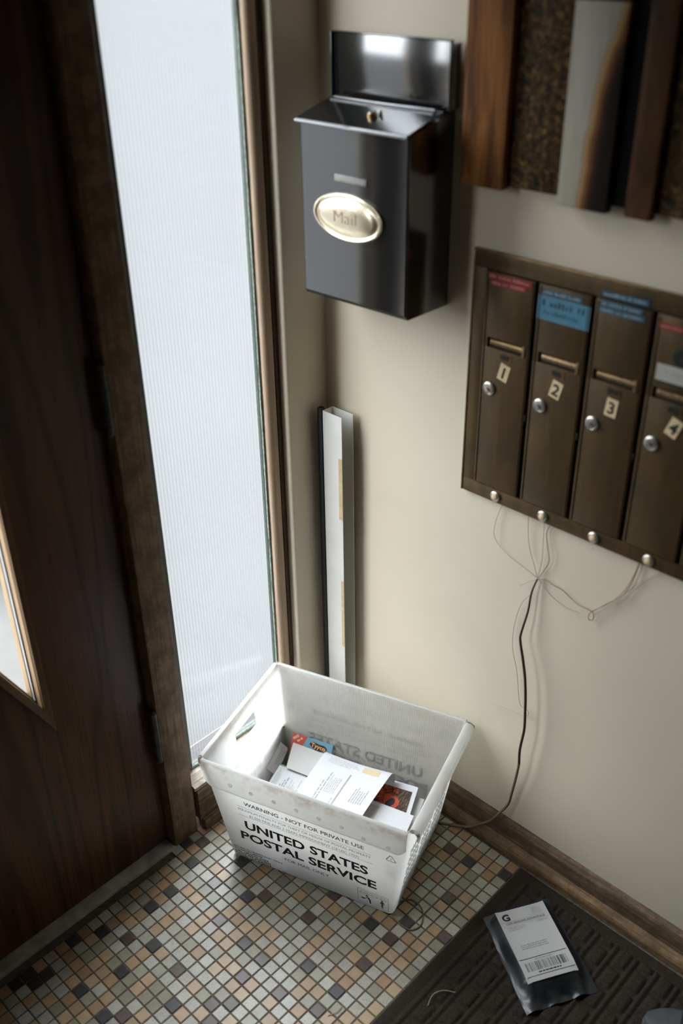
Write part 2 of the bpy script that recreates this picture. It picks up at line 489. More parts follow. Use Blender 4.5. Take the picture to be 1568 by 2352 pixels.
class MB:
    """collects geometry with material slots; verts in thing-local metres"""

    def __init__(s):
        s.v, s.f, s.mi = [], [], []

    def add(s, vs_, fs_, mat=0, mtx=None):
        o = len(s.v)
        if mtx is not None:
            vs_ = [mtx @ Vector(p) for p in vs_]
        s.v += [tuple(p) for p in vs_]
        s.f += [tuple(i + o for i in f) for f in fs_]
        s.mi += [mat] * len(fs_)
        return s

    def box(s, x0, x1, y0, y1, z0, z1, mat=0, bevel=0.0, seg=2, mtx=None):
        bm = bmesh.new()
        vv = [bm.verts.new(p) for p in ((x0, y0, z0), (x1, y0, z0), (x1, y1, z0), (x0, y1, z0), (x0, y0, z1), (x1, y0, z1), (x1, y1, z1), (x0, y1, z1))]
        for f in ((3, 2, 1, 0), (4, 5, 6, 7), (0, 1, 5, 4), (1, 2, 6, 5), (2, 3, 7, 6), (3, 0, 4, 7)):
            bm.faces.new([vv[i] for i in f])
        if bevel:
            bmesh.ops.bevel(bm, geom=bm.edges[:], offset=bevel, segments=seg, affect='EDGES', profile=0.5)
        bm.verts.index_update()
        s.add([v.co.copy() for v in bm.verts], [[v.index for v in f.verts] for f in bm.faces], mat, mtx)
        bm.free()
        return s

    def prism(s, poly, a0, a1, axis='x', mat=0, mtx=None):
        """poly: 2D outline (counter-clockwise seen from +axis) swept from a0 to a1 along axis"""
        def P(p, a):
            return {'x': (a, p[0], p[1]), 'y': (p[0], a, p[1]), 'z': (p[0], p[1], a)}[axis]
        n = len(poly)
        vv = [P(p, a0) for p in poly] + [P(p, a1) for p in poly]
        ff = [tuple(range(n))[::-1], tuple(range(n, 2 * n))]
        ff += [(i, (i + 1) % n, n + (i + 1) % n, n + i) for i in range(n)]
        return s.add(vv, ff, mat, mtx)

    def cyl(s, p0, p1, r0, r1=None, n=20, mat=0, cap=True):
        r1 = r0 if r1 is None else r1
        p0, p1 = Vector(p0), Vector(p1)
        d = (p1 - p0).normalized()
        a = d.orthogonal().normalized()
        b = d.cross(a)
        vv = []
        for p, r in ((p0, r0), (p1, r1)):
            vv += [p + (a * math.cos(2 * PI * i / n) + b * math.sin(2 * PI * i / n)) * r for i in range(n)]
        ff = [(i, (i + 1) % n, n + (i + 1) % n, n + i) for i in range(n)]
        if cap:
            ff += [tuple(range(n))[::-1], tuple(range(n, 2 * n))]
        return s.add(vv, ff, mat)

    def lathe(s, prof, n=32, mat=0, mtx=None, sy=1.0):
        """prof: (r, z) pairs, axis z; sy squashes the second axis"""
        vv, ff = [], []
        for r, z in prof:
            vv += [(r * math.cos(2 * PI * i / n), sy * r * math.sin(2 * PI * i / n), z) for i in range(n)]
        for k in range(len(prof) - 1):
            ff += [(k * n + i, k * n + (i + 1) % n, (k + 1) * n + (i + 1) % n, (k + 1) * n + i) for i in range(n)]
        ff += [tuple(range(n))[::-1], tuple(range((len(prof) - 1) * n, len(prof) * n))]
        return s.add(vv, ff, mat, mtx)

    def tube(s, pts, r, n=8, mat=0, sub=4, closed=False):
        pts = [Vector(p) for p in pts]
        P = []
        k = len(pts)
        rng = range(k if closed else k - 1)
        for i in rng:
            p0 = pts[(i - 1) % k] if (closed or i > 0) else pts[0]
            p1, p2 = pts[i], pts[(i + 1) % k]
            p3 = pts[(i + 2) % k] if (closed or i + 2 < k) else pts[-1]
            for j in range(sub):
                u = j / sub
                P.append(0.5 * ((2 * p1) + (-p0 + p2) * u + (2 * p0 - 5 * p1 + 4 * p2 - p3) * u * u + (-p0 + 3 * p1 - 3 * p2 + p3) * u ** 3))
        if not closed:
            P.append(pts[-1])
        m = len(P)
        vv, ff = [], []
        up = None
        for i in range(m):
            a = P[(i + 1) % m] if (closed or i < m - 1) else P[i]
            b = P[i - 1] if (closed or i > 0) else P[i]
            d = (a - b).normalized()
            if up is None:
                up = d.orthogonal().normalized()
            up = (up - d * up.dot(d)).normalized()
            w = d.cross(up)
            rr = r(i / (m - 1)) if callable(r) else r
            vv += [P[i] + (up * math.cos(2 * PI * q / n) + w * math.sin(2 * PI * q / n)) * rr for q in range(n)]
        for i in range(m if closed else m - 1):
            j = (i + 1) % m
            ff += [(i * n + q, i * n + (q + 1) % n, j * n + (q + 1) % n, j * n + q) for q in range(n)]
        if not closed:
            ff += [tuple(range(n))[::-1], tuple(range((m - 1) * n, m * n))]
        return s.add(vv, ff, mat)

    def text(s, body, mtx, width=None, height=None, bold=0.0, mat=0, align='L', shear=0.0):
        vv, ff, x0, x1, y1 = text_geo(body, bold, shear)
        # x extent -> width, cap height -> height
        sx_ = (width / (x1 - x0)) if width else None
        sy_ = (height / y1) if height else None
        sx_ = sx_ or sy_
        sy_ = sy_ or sx_
        off = {'L': 0, 'C': -(x1 - x0) / 2, 'R': -(x1 - x0)}[align]
        return s.add([((x - x0 + off) * sx_, y * sy_, 0) for x, y in vv], ff, mat, mtx)

    def marks(s, mtx, width, height, words, mat=0, rnd=None, gap=0.25):
        """a line of tiny unreadable print: short strokes in word groups, baseline at 0, from x = 0"""
        rnd = rnd or random
        n = sum(words) + (len(words) - 1)
        st = width / n
        x = 0
        for wi, w in enumerate(words):
            for q in range(w):
                h = height * rnd.choice((0.65, 0.7, 0.95, 1.0))
                k = rnd.choice((0.5, 0.6, 0.68))
                s.add([(x, 0, 0), (x + st * k, 0, 0), (x + st * k, h, 0), (x, h, 0)], [(0, 1, 2, 3)], mat, mtx)
                x += st
            x += st
        return s

    def build(s, name, mats, parent=None, smooth=True, loc=None, angle=35):
        me = bpy.data.meshes.new(name)
        me.from_pydata(s.v, [], s.f)
        for m in (mats if isinstance(mats, (list, tuple)) else [mats]):
            me.materials.append(m)
        me.polygons.foreach_set('material_index', s.mi)
        if smooth:
            me.polygons.foreach_set('use_smooth', [True] * len(s.f))
            me.update()
            me.set_sharp_from_angle(angle=math.radians(angle))
        me.update()
        o = bpy.data.objects.new(name, me)
        col.objects.link(o)
        if parent is not None:
            o.parent = parent
        if loc is not None:
            o.location = loc
        return o


_tc = {}


def text_geo(body, bold, shear=0.0):
    k = (body, bold, shear)
    if k not in _tc:
        cu = bpy.data.curves.new('lettering', 'FONT')
        cu.body = body
        cu.size = 1.0
        cu.offset = bold
        cu.shear = shear
        cu.resolution_u = 3
        o = bpy.data.objects.new('lettering', cu)
        me = bpy.data.meshes.new_from_object(o)
        vv = [(v.co.x, v.co.y) for v in me.vertices]
        ff = [tuple(p.vertices) for p in me.polygons]
        bpy.data.objects.remove(o)
        bpy.data.curves.remove(cu)
        bpy.data.meshes.remove(me)
        _tc[k] = (vv, ff, min(x for x, y in vv), max(x for x, y in vv), 0.72)
    return _tc[k]


def frame(o, x, y):
    """matrix with origin o, x axis x, y axis y (unit vectors)"""
    x, y = Vector(x).normalized(), Vector(y).normalized()
    z = x.cross(y)
    return Matrix(((x.x, y.x, z.x, o[0]), (x.y, y.y, z.y, o[1]), (x.z, y.z, z.z, o[2]), (0, 0, 0, 1)))


def tag(o, label=None, cat=None, group=None, kind=None):
    if label:
        o['label'] = label
    if cat:
        o['category'] = cat
    if group:
        o['group'] = group
    if kind:
        o['kind'] = kind
    return o


def empty(name, loc, rz=0.0):
    o = bpy.data.objects.new(name, None)
    o.location = loc
    o.rotation_euler = (0, 0, rz)
    o.empty_display_size = 0.02
    col.objects.link(o)
    return o


def sheet_geo(fn, nu, nv, th):
    """solid thin sheet from surface fn(u, v), thickness th below the surface"""
    vv = []
    P = [[Vector(fn(i / nu, j / nv)) for j in range(nv + 1)] for i in range(nu + 1)]
    N = []
    for i in range(nu + 1):
        for j in range(nv + 1):
            du = P[min(i + 1, nu)][j] - P[max(i - 1, 0)][j]
            dv = P[i][min(j + 1, nv)] - P[i][max(j - 1, 0)]
            nn = du.cross(dv)
            N.append(nn.normalized() if nn.length > 0 else Vector((0, 0, 1)))
    flat = [P[i][j] for i in range(nu + 1) for j in range(nv + 1)]
    vv = flat + [p - n * th for p, n in zip(flat, N)]
    off = len(flat)
    w = nv + 1
    ff = []
    for i in range(nu):
        for j in range(nv):
            a, b, c, d = i * w + j, (i + 1) * w + j, (i + 1) * w + j + 1, i * w + j + 1
            ff.append((a, b, c, d))
            ff.append((off + d, off + c, off + b, off + a))
    ring = [i * w for i in range(nu + 1)] + [nu * w + j for j in range(1, nv + 1)] + [i * w + nv for i in range(nu - 1, -1, -1)] + [j for j in range(nv - 1, 0, -1)]
    for q in range(len(ring)):
        a, b = ring[q], ring[(q + 1) % len(ring)]
        ff.append((b, a, off + a, off + b))
    return vv, ff


def patch(mb, fn, u0, u1, v0, v1, off=0.0004, nu=4, nv=4, mat=0):
    """flat print lying on a sheet"""
    vv, ff = [], []
    e = 1e-3
    for i in range(nu + 1):
        for j in range(nv + 1):
            u, v_ = u0 + (u1 - u0) * i / nu, v0 + (v1 - v0) * j / nv
            p = Vector(fn(u, v_))
            n = (Vector(fn(u + e, v_)) - p).cross(Vector(fn(u, v_ + e)) - p).normalized()
            vv.append(p + n * off)
    for i in range(nu):
        for j in range(nv):
            a = i * (nv + 1) + j
            ff.append((a, a + nv + 1, a + nv + 2, a + 1))
    mb.add(vv, ff, mat)


def lines_on(mb, fn, u0, u1, v0, v1, rows, mat, rnd, fill=0.45, along='u'):
    """rows of small print bars on a sheet"""
    for r in range(rows):
        if along == 'u':
            a = v0 + (v1 - v0) * r / rows
            b = a + (v1 - v0) / rows * fill
            x = u0
            end = u0 + (u1 - u0) * rnd.uniform(0.6, 1.0)
            while x < end:
                w = (u1 - u0) * rnd.uniform(0.05, 0.16)
                patch(mb, fn, x, min(x + w, end), a, b, 0.0004, 2, 1, mat)
                x += w + (u1 - u0) * 0.025
        else:
            a = u0 + (u1 - u0) * r / rows
            b = a + (u1 - u0) / rows * fill
            x = v0
            end = v0 + (v1 - v0) * rnd.uniform(0.6, 1.0)
            while x < end:
                w = (v1 - v0) * rnd.uniform(0.05, 0.16)
                patch(mb, fn, a, b, x, min(x + w, end), 0.0004, 1, 2, mat)
                x += w + (v1 - v0) * 0.025


# ------------------------------------------------------------------ setting
XW, YW = 0.454, 0.361          # faces of the right wall and of the plaster beside the window
XL, YF, ZC = -1.75, -2.60, 2.42  # far sides of the entry hall
GY = 0.408                     # glass plane
PT = 0.027                     # tile pitch

# floor: grout bed, tiles laid on it
floor = MB().box(XL, XW + 0.02, YF, 0.46, -0.06, -0.0016).build('floor', M['grout'], smooth=False)
tag(floor, kind='structure')


def tile_geo(h=0.0122):
    b = 0.0011
    z0, z1 = -0.0050, 0.0
    vv = [(-h, -h, z0), (h, -h, z0), (h, h, z0), (-h, h, z0)]
    vv += [(-h, -h, z1 - b), (h, -h, z1 - b), (h, h, z1 - b), (-h, h, z1 - b)]
    k = h - b
    vv += [(-k, -k, z1), (k, -k, z1), (k, k, z1), (-k, k, z1)]
    ff = [(0, 1, 5, 4), (1, 2, 6, 5), (2, 3, 7, 6), (3, 0, 4, 7), (4, 5, 9, 8), (5, 6, 10, 9), (6, 7, 11, 10), (7, 4, 8, 11), (8, 9, 10, 11)]
    return vv, ff


# tile colours row by row (row, first column, colours): w speckled stone, t tan, o olive, b black, r red-brown, p mauve
TILE_ROWS = [(-13, -13, 'ootbot???owbwt'),
             (-12, -14, 'btwwwotw?twttrwt'),
             (-11, -15, 'twtbttootttobowow'),
             (-10, -15, 'tooowttbtbwwwwww'),
             (-9, -16, 'ttttwrwwwwwtowtww'),
             (-8, -17, 'tbttoowwtttwtoptwb'),  # last tile set to black to paint in the shadow at the tub's corner
             (-7, -17, 'towtbttbwwwwwowoww'),
             (-6, -16, 'ttooowtwotttwwwtt'),
             (-5, -16, 'bwottowwowwpttbw'),
             (-4, -15, 'rwoowrwtwtwtwt'),
             (-3, -14, 'toowwwwotttwo'),
             (-2, -13, 'wbwtwttobttwt'),
             (-1, -12, 'twowwtoootwow'),
             (0, -11, 'trotrwrtwowrw'),
             (1, -10, 'wrttwwwwwowotw'),
             (2, -9, 'wwwwwwotttwoo'),
             (2, 13, 'wow'),
             (3, -9, 'ootrwobwwwwoto'),
             (3, 11, 'otwwt'),
             (4, -8, 'twwttowoowobt'),
             (4, 8, 'ttwwtrwt'),
             (5, -7, 'wtotwtwtowwtotowwtwootw'),
             (6, -6, 'wrobttrttrwbwwwwwwtbtw'),
             (7, -5, 'towwwwwtwtowwtrooowtw'),
             (8, -4, 'twwotwtttttwwotwwttw'),
             (9, -3, 'ttwtoowworwotwwwobt')]
TILE_KNOWN = {(i_, j_ + q_): ch_ for i_, j_, row_ in TILE_ROWS for q_, ch_ in enumerate(row_) if ch_ != '?'}
tile_v, tile_f = tile_geo()
tile_mesh = {}
for k_, m_ in TM.items():
    me = bpy.data.meshes.new('tile')
    me.from_pydata(tile_v, [], tile_f)
    me.materials.append(m_)
    tile_mesh[k_] = me
rt = random.Random(11)
cand = []
rest = MB()
rest_mats = list(TM.values())
rest_idx = {k_: i for i, k_ in enumerate(TM)}


def seen_px(x, y):
    d = Vector((x, y, 0)) - CAM
    q = [sum(R_[r][k] * d[k] for k in range(3)) for r in range(3)]
    return 784 + 2263.5 * q[0] / q[2], 1176 + 2263.5 * q[1] / q[2], q[2]


for i in range(-14, 96):
    for j in range(-64, 16):
        x, y = j * PT, -i * PT
        if y > 0.352 and x > -0.09:
            continue
        if y > 0.345 and x <= -0.09:
            continue
        if y < YF + 0.02 or x < XL + 0.02:
            continue
        k_ = TILE_KNOWN.get((i, j))
        if k_ is None:
            k_ = rt.choices('wtobrp', (46, 28, 17, 3.5, 4, 1.5))[0]
        q = rt.randrange(len(TILE[k_]))
        cand.append((i, j, x, y, k_, q, rt.uniform(-0.0003, 0.0003)))
scored = []
for c_ in cand:
    i, j, x, y, k_, q, dz = c_
    u, w, dist = seen_px(x, y)
    hidden = (y < -0.262 and x > -0.36) or not (-15 < u < 1583 and -15 < w < 2367) or dist < 0
    lx = (x - 0.2015) * 0.31409 - (y - 0.104) * 0.94939
    lw = (x - 0.2015) * 0.94939 + (y - 0.104) * 0.31409
    if abs(lx) < 0.19 and -0.14 < lw < 0.30:
        hidden = True
    scored.append((hidden, dist, c_))
scored.sort(key=lambda a: (a[0], a[1]))
for rank, (hidden, dist, (i, j, x, y, k_, q, dz)) in enumerate(scored):
    if rank < 300:
        o = bpy.data.objects.new('tile', tile_mesh[k_, q])
        o.location = (x, y, dz)
        o.parent = floor
        col.objects.link(o)
    else:
        rest.add([(a + x, b + y, c_ + dz) for a, b, c_ in tile_v], tile_f, rest_idx[k_, q])
tag(rest.build('further_tiles', rest_mats, floor, smooth=False), kind='stuff')

# walls, ceiling
tag(MB().box(XW, XW + 0.12, YF, 0.46, 0.0, ZC).build('wall_right', M['plaster'], smooth=False), kind='structure')
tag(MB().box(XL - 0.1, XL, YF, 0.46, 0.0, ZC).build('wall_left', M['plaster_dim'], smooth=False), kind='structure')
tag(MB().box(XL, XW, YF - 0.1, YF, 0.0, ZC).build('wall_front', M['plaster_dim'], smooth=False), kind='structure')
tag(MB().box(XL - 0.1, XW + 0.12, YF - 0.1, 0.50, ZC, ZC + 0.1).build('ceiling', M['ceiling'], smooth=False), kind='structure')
# window wall: plaster strip with a rounded bead at its free edge, plus the wall left of the door and above
wb = MB()
rad, x0 = 0.006, 0.3395
arc = [(x0 + rad - rad * math.cos(a), YW + rad - rad * math.sin(a)) for a in [PI / 2 * k / 6 for k in range(7)]]
wb.prism([(x0, 0.41)] + arc + [(XW, YW), (XW, 0.41)], 0.0, ZC, 'z')
wb.box(XL, -1.035, YW, 0.46, 0, ZC)
wb.box(-1.035, x0, YW, 0.46, 2.11, ZC)
tag(wb.build('wall_back', M['plaster'], angle=50), kind='structure')

# baseboard and shoe mould on the right wall
br = MB().prism([(XW, 0.0), (XW, 0.082), (XW - 0.004, 0.082), (XW - 0.011, 0.076), (XW - 0.014, 0.066), (XW - 0.014, 0.0)], YF, YW, 'y').build('baseboard_right', M['base_wood'])
tag(br, kind='structure')
x1 = XW - 0.014
sh = [(x1, 0.0), (x1, 0.030)] + [(x1 - 0.017 * math.sin(a), 0.012 + 0.018 * math.cos(a)) for a in [PI / 2 * k / 6 for k in range(7)]] + [(x1 - 0.017, 0.0)]
MB().prism(sh, YF, 0.344, 'y').build('shoe_mould', M['shoe_wood'], br)

# post between door and sidelight
post = MB().box(-0.077, -0.012, 0.358, 0.455, 0.0, 2.11, bevel=0.0025).build('trim_1', M['post_wood'])
tag(post, kind='structure')
MB().box(-0.0795, -0.0765, 0.392, 0.4545, 0.0, 2.11).build('jamb_strip', M['frame_dark'], post)
# header over door and sidelight
tag(MB().box(-1.035, 0.339, 0.366, 0.455, 2.05, 2.11, bevel=0.002).build('trim_2', M['post_wood']), kind='structure')
# left jamb of the door
tag(MB().box(-1.035, -0.988, 0.358, 0.455, 0.0, 2.05, bevel=0.002).build('trim_3', M['post_wood']), kind='structure')

# apron below the sidelight sill with its shoe
ap = MB().box(-0.004, XW - 0.03, 0.353, 0.455, 0.030, 0.134, bevel=0.003).build('baseboard_back', M['sill_wood'])
tag(ap, kind='structure')
MB().box(0.0, XW - 0.031, 0.342, 0.37, 0.0, 0.034, bevel=0.004).build('shoe_mould', M['sill_wood'], ap)

# sidelight window
win = empty('window_1', (0.145, GY, 0.15))
tag(win, kind='structure')


def wpart(mb, name, mats, angle=35, par=win):
    p = par.location
    mb.v = [(a - p[0], b - p[1], c_ - p[2]) for a, b, c_ in mb.v]
    return mb.build(name, mats, par, angle=angle)


wpart(MB().prism([(0.350, 0.134), (0.456, 0.134), (0.456, 0.150), (0.398, 0.150), (0.356, 0.1455), (0.350, 0.142)], -0.012, 0.3385, 'x'), 'window_sill', M['sill_top'])
gx0, gx1, gz0, gz1 = -0.012, 0.3065, 0.149, 2.05
# ribbed pane: one face fluted, one flat
pane = MB()
nr = 40 * 6
vv = []
for k in range(nr + 1):
    x = gx0 + (gx1 - gx0) * k / nr
    y = GY + 0.0016 * (0.5 - 0.5 * math.cos(2 * PI * k / 6))
    vv += [(x, y, gz0), (x, y, gz1), (x, GY + 0.005, gz0), (x, GY + 0.005, gz1)]
ff = []
for k in range(nr):
    a, b = 4 * k, 4 * k + 4
    ff += [(a, b, b + 1, a + 1), (a + 2, a + 3, b + 3, b + 2), (a + 1, b + 1, b + 3, a + 3), (a, a + 2, b + 2, b)]
ff += [(0, 1, 3, 2), (4 * nr, 4 * nr + 2, 4 * nr + 3, 4 * nr + 1)]
pane.add(vv, ff)
wpart(pane, 'pane', M['rib_glass'], 60)
# glazing beads and putty
bd = MB().box(0.2945, 0.3065, 0.3985, 0.4075, 0.150, 2.05, bevel=0.001)
bd.box(-0.012, 0.2945, 0.3985, 0.4075, 0.150, 0.160, bevel=0.001)
wpart(bd, 'glazing_bead', M['bead'])
rp = random.Random(5)
pv = []
pu = MB()
zs = [0.152 + 0.0125 * k for k in range(152)]
for z in zs:
    a = rp.uniform(-0.0007, 0.0007)
    pv.append([(0.2952, 0.3980, z), (0.2966 + a, 0.3952, z), (0.3000 + a, 0.3955, z), (0.3015, 0.3990, z)])
vv = [p for r in pv for p in r]
ff = [(4 * k + q, 4 * k + q + 1, 4 * k + 5 + q, 4 * k + 4 + q) for k in range(len(zs) - 1) for q in range(3)]
pu.add(vv, ff)
pb = []
for k in range(40):
    x = -0.012 + 0.3065 * k / 39
    a = rp.uniform(-0.0006, 0.0006)
    pb.append([(x, 0.3990, 0.1595), (x, 0.3955, 0.1575 + a), (x, 0.3950, 0.1525 + a), (x, 0.3975, 0.1503)])
o4 = [p for r in pb for p in r]
pu.add(o4, [(4 * k + q, 4 * k + 4 + q, 4 * k + 5 + q, 4 * k + q + 1) for k in range(39) for q in range(3)])
wpart(pu, 'putty', M['putty'], 60)
# rounded tan stop and dark rebated frame on the wall side
cs = [(0.3010, 0.4075), (0.3010, 0.3950)] + [(0.3010 + 0.0135 - 0.0135 * math.cos(a), 0.3900 - 0.0105 * math.sin(a)) for a in [PI / 2 * k / 8 for k in range(9)]] + [(0.3215, 0.3795), (0.3240, 0.3800), (0.3240, 0.4075)]
wpart(MB().prism(cs, 0.1475, 2.05, 'z'), 'window_stop', M['stop_wood'], 50)
wpart(MB().prism([(0.3240, 0.4075), (0.3240, 0.3870), (0.3280, 0.3870), (0.3280, 0.3812), (0.3400, 0.3812), (0.3400, 0.4075)], 0.1475, 2.05, 'z'), 'window_frame', M['frame_dark'])
wpart(MB().box(-0.012, 0.0060, 0.3850, 0.4075, 0.150, 2.05, bevel=0.002), 'window_stop', M['frame_dark'], 50)
wpart(MB().box(-0.012, 0.0200, 0.3950, 0.4075, 0.150, 2.05, bevel=0.001), 'glazing_bead', M['bead'])
wpart(MB().box(-0.012, 0.3345, 0.413, 0.455, 0.149, 0.150), 'outer_sill', M['sill_top'])

# door with its slanted lite
DY0, DY1 = 0.386, 0.428
door = empty('door_1', (-0.53, 0.40, 0.0))
tag(door, kind='structure')
DX0, DX1, DZ0, DZ1 = -0.985, -0.0805, 0.010, 2.045
HR, HL = -0.2995, -0.720          # opening edges
SL = 1.98                          # rise per metre towards the left
HB, HT = 0.545, 1.95               # bottom and top of the opening at its right edge
op = [(HR, HB), (HR, HT), (HL, HT), (HL, HB + (HR - HL) * SL)]


def dpart(mb, name, mats, angle=35, par=door):
    mb.v = [(a - door.location.x, b - door.location.y, c_ - door.location.z) for a, b, c_ in mb.v]
    return mb.build(name, mats, par, angle=angle)


def ring_prism(outer, inner, y0, y1):
    n = len(outer)
    vv = [(p[0], y0, p[1]) for p in outer] + [(p[0], y0, p[1]) for p in inner] + [(p[0], y1, p[1]) for p in outer] + [(p[0], y1, p[1]) for p in inner]
    ff = []
    for k in range(n):
        m = (k + 1) % n
        ff += [(k, m, n + m, n + k), (2 * n + k, 3 * n + k, 3 * n + m, 2 * n + m), (k, 2 * n + k, 2 * n + m, m), (n + k, n + m, 3 * n + m, 3 * n + k)]
    return vv, ff


vv, ff = ring_prism([(DX1, DZ0), (DX1, DZ1), (DX0, DZ1), (DX0, DZ0)], op, DY0, DY1)
dpart(MB().add(vv, ff), 'door_panel', M['door_wood'])


def grow(poly, d):
    """offset a polygon outwards by d"""
    n = len(poly)
    cx = sum(p[0] for p in poly) / n
    cy = sum(p[1] for p in poly) / n
    L = []
    for k in range(n):
        a, b = Vector(poly[k]), Vector(poly[(k + 1) % n])
        e = (b - a).normalized()
        nn = Vector((e.y, -e.x))
        if nn.dot(a - Vector((cx, cy))) < 0:
            nn = -nn
        L.append((a + nn * d, e))
    out = []
    for k in range(n):
        (p, e), (q, g) = L[k - 1], L[k]
        det = e.x * (-g.y) + g.x * e.y
        r = q - p
        t_ = (r.x * (-g.y) + g.x * r.y) / det
        out.append(tuple(p + e * t_))
    return out


o2 = grow(op, 0.0125)
inn = grow(op, -0.003)
o1 = grow(op, 0.0105)
# four mitred moulding strips, each its own part
for k in range(4):
    m = (k + 1) % 4
    prof = []
    for poly, y in ((o2, DY0), (o1, DY0 - 0.009), (inn, DY0 - 0.0075), (inn, DY0 + 0.012)):
        prof.append(((poly[k][0], y, poly[k][1]), (poly[m][0], y, poly[m][1])))
    vv = [p for pr_ in prof for p in pr_]
    ff = [(2 * q, 2 * q + 1, (2 * q + 3) % 8, (2 * q + 2) % 8) for q in range(4)] + [(0, 2, 4, 6), (7, 5, 3, 1)]
    dpart(MB().add(vv, ff), 'lite_moulding', M['lite_wood'])
in2 = grow(op, -0.0005)
vv, ff = ring_prism(grow(op, -0.0002), grow(op, -0.004), DY0 + 0.0005, DY0 + 0.017)
dpart(MB().add(vv, ff), 'lite_reveal', M['lite_reveal'])
vv, ff = ring_prism(in2, grow(op, -0.006), DY0 + 0.017, DY0 + 0.0195)
dpart(MB().add(vv, ff), 'gasket', M['rubber'])
vv, ff = ring_prism(in2, grow(op, -0.005), DY0 + 0.0195, DY0 + 0.029)
dpart(MB().add(vv, ff), 'spacer', M['alu'])
vv, ff = ring_prism(in2, grow(op, -0.007), DY0 + 0.029, DY1 + 0.004)
dpart(MB().add(vv, ff), 'outer_stop', M['lite_reveal'])
gp = [(p[0], DY0 + 0.0235, p[1]) for p in in2] + [(p[0], DY0 + 0.0275, p[1]) for p in in2]
dpart(MB().add(gp, [(0, 1, 2, 3), (7, 6, 5, 4)] + [(k, k + 4, (k + 1) % 4 + 4, (k + 1) % 4) for k in range(4)]), 'pane', M['clear_glass'])


def hinge(z0, z1):
    hx, hy, r = -0.0800, 0.3680, 0.0095
    mb = MB()
    n = 3
    L = (z1 - z0 - 0.012) / n
    for k in range(n):
        mb.cyl((hx, hy, z0 + 0.006 + L * k + 0.0006), (hx, hy, z0 + 0.006 + L * (k + 1) - 0.0006), r, n=18)
    mb.cyl((hx, hy, z0 + 0.001), (hx, hy, z0 + 0.006), r * 0.75, r * 0.95, n=18)
    mb.cyl((hx, hy, z1 - 0.006), (hx, hy, z1 - 0.001), r * 0.95, r * 0.7, n=18)
    mb.cyl((hx, hy, z0), (hx, hy, z1), r * 0.55, n=12)
    mb.box(hx - 0.0035, hx - 0.0015, hy, DY0 + 0.018, z0 + 0.008, z1 - 0.008)
    dpart(mb, 'hinge', M['hinge'])


hinge(1.062, 1.203)
hinge(0.268, 0.418)
hinge(1.80, 1.94)
tag(MB().box(DX0, -0.080, 0.3545, 0.455, -0.002, 0.0065, bevel=0.002).build('trim_4', M['marble']), kind='structure')

# outside: pavement, pale wall, low planting
tag(MB().box(-900.0, 900.0, 0.462, 1500.0, -0.10, -0.06).build('ground', M['concrete'], smooth=False), kind='structure')
tag(MB().box(-1.3, 0.30, 1.05, 6.0, -0.06, -0.045, bevel=0.004).build('path', M['walk']), kind='structure')
step = MB().box(-1.3, 0.6, 0.462, 1.05, -0.06, -0.012, bevel=0.006).build('door_step', M['concrete'])
tag(step, 'pale concrete step outside beyond the door glass', 'step', kind='structure')


def shrub(name, x, y, n, spread, h, seed, label):
    r = random.Random(seed)
    e = empty(name, (x, y, -0.06))
    tag(e, label, 'plant', 'plants outside the entry')
    lv = MB()
    for k in range(n):
        a, rr = r.uniform(0, 2 * PI), spread * math.sqrt(r.random())
        bx, by = 0.35 * rr * math.cos(a), 0.35 * rr * math.sin(a)
        tx, ty, tz = rr * math.cos(a), rr * math.sin(a), h * r.uniform(0.45, 1.0)
        w = r.uniform(0.012, 0.03)
        d = Vector((-math.sin(a), math.cos(a), 0)) * w
        b0 = Vector((bx, by, tz * 0.25))
        m0 = Vector(((bx + tx) / 2, (by + ty) / 2, tz * 0.8))
        lv.add([b0, m0 + d, Vector((tx, ty, tz)), m0 - d, m0 + Vector((0, 0, 0.006))], [(0, 1, 4), (1, 2, 4), (2, 3, 4), (3, 0, 4)])
    tag(lv.build('foliage', M['hedge'], e, smooth=False), kind='stuff')
    st_ = MB()
    for k in range(7):
        a = 2 * PI * k / 7
        st_.cyl((0.02 * math.cos(a), 0.02 * math.sin(a), 0), (0.3 * spread * math.cos(a), 0.3 * spread * math.sin(a), h * 0.5), 0.006, 0.003, n=6)
    st_.build('stem', M['hedge'], e)


shrub('leafy_shrub', 0.42, 1.80, 300, 0.30, 0.42, 3, 'leafy green shrub outside, seen through the slanted door glass')
shrub('leafy_shrub', 0.10, 2.3, 420, 0.40, 0.70, 6, 'low green shrub outside in front of the entry step')

# ------------------------------------------------------------------ black wall mailbox
mbx = empty('wall_mailbox', (XW, 0.17, 1.235))
tag(mbx, 'black metal wall mailbox with raised lid and gold oval plaque', 'mailbox')


def mpart(mb, name, mats, par=mbx, angle=35, root=mbx):
    p = root.location
    mb.v = [(a - p[0], b - p[1], c_ - p[2]) for a, b, c_ in mb.v]
    return mb.build(name, mats, par, angle=angle)


BY0, BY1, BZ0 = 0.0480, 0.2910, 1.2360
FX = 0.3345
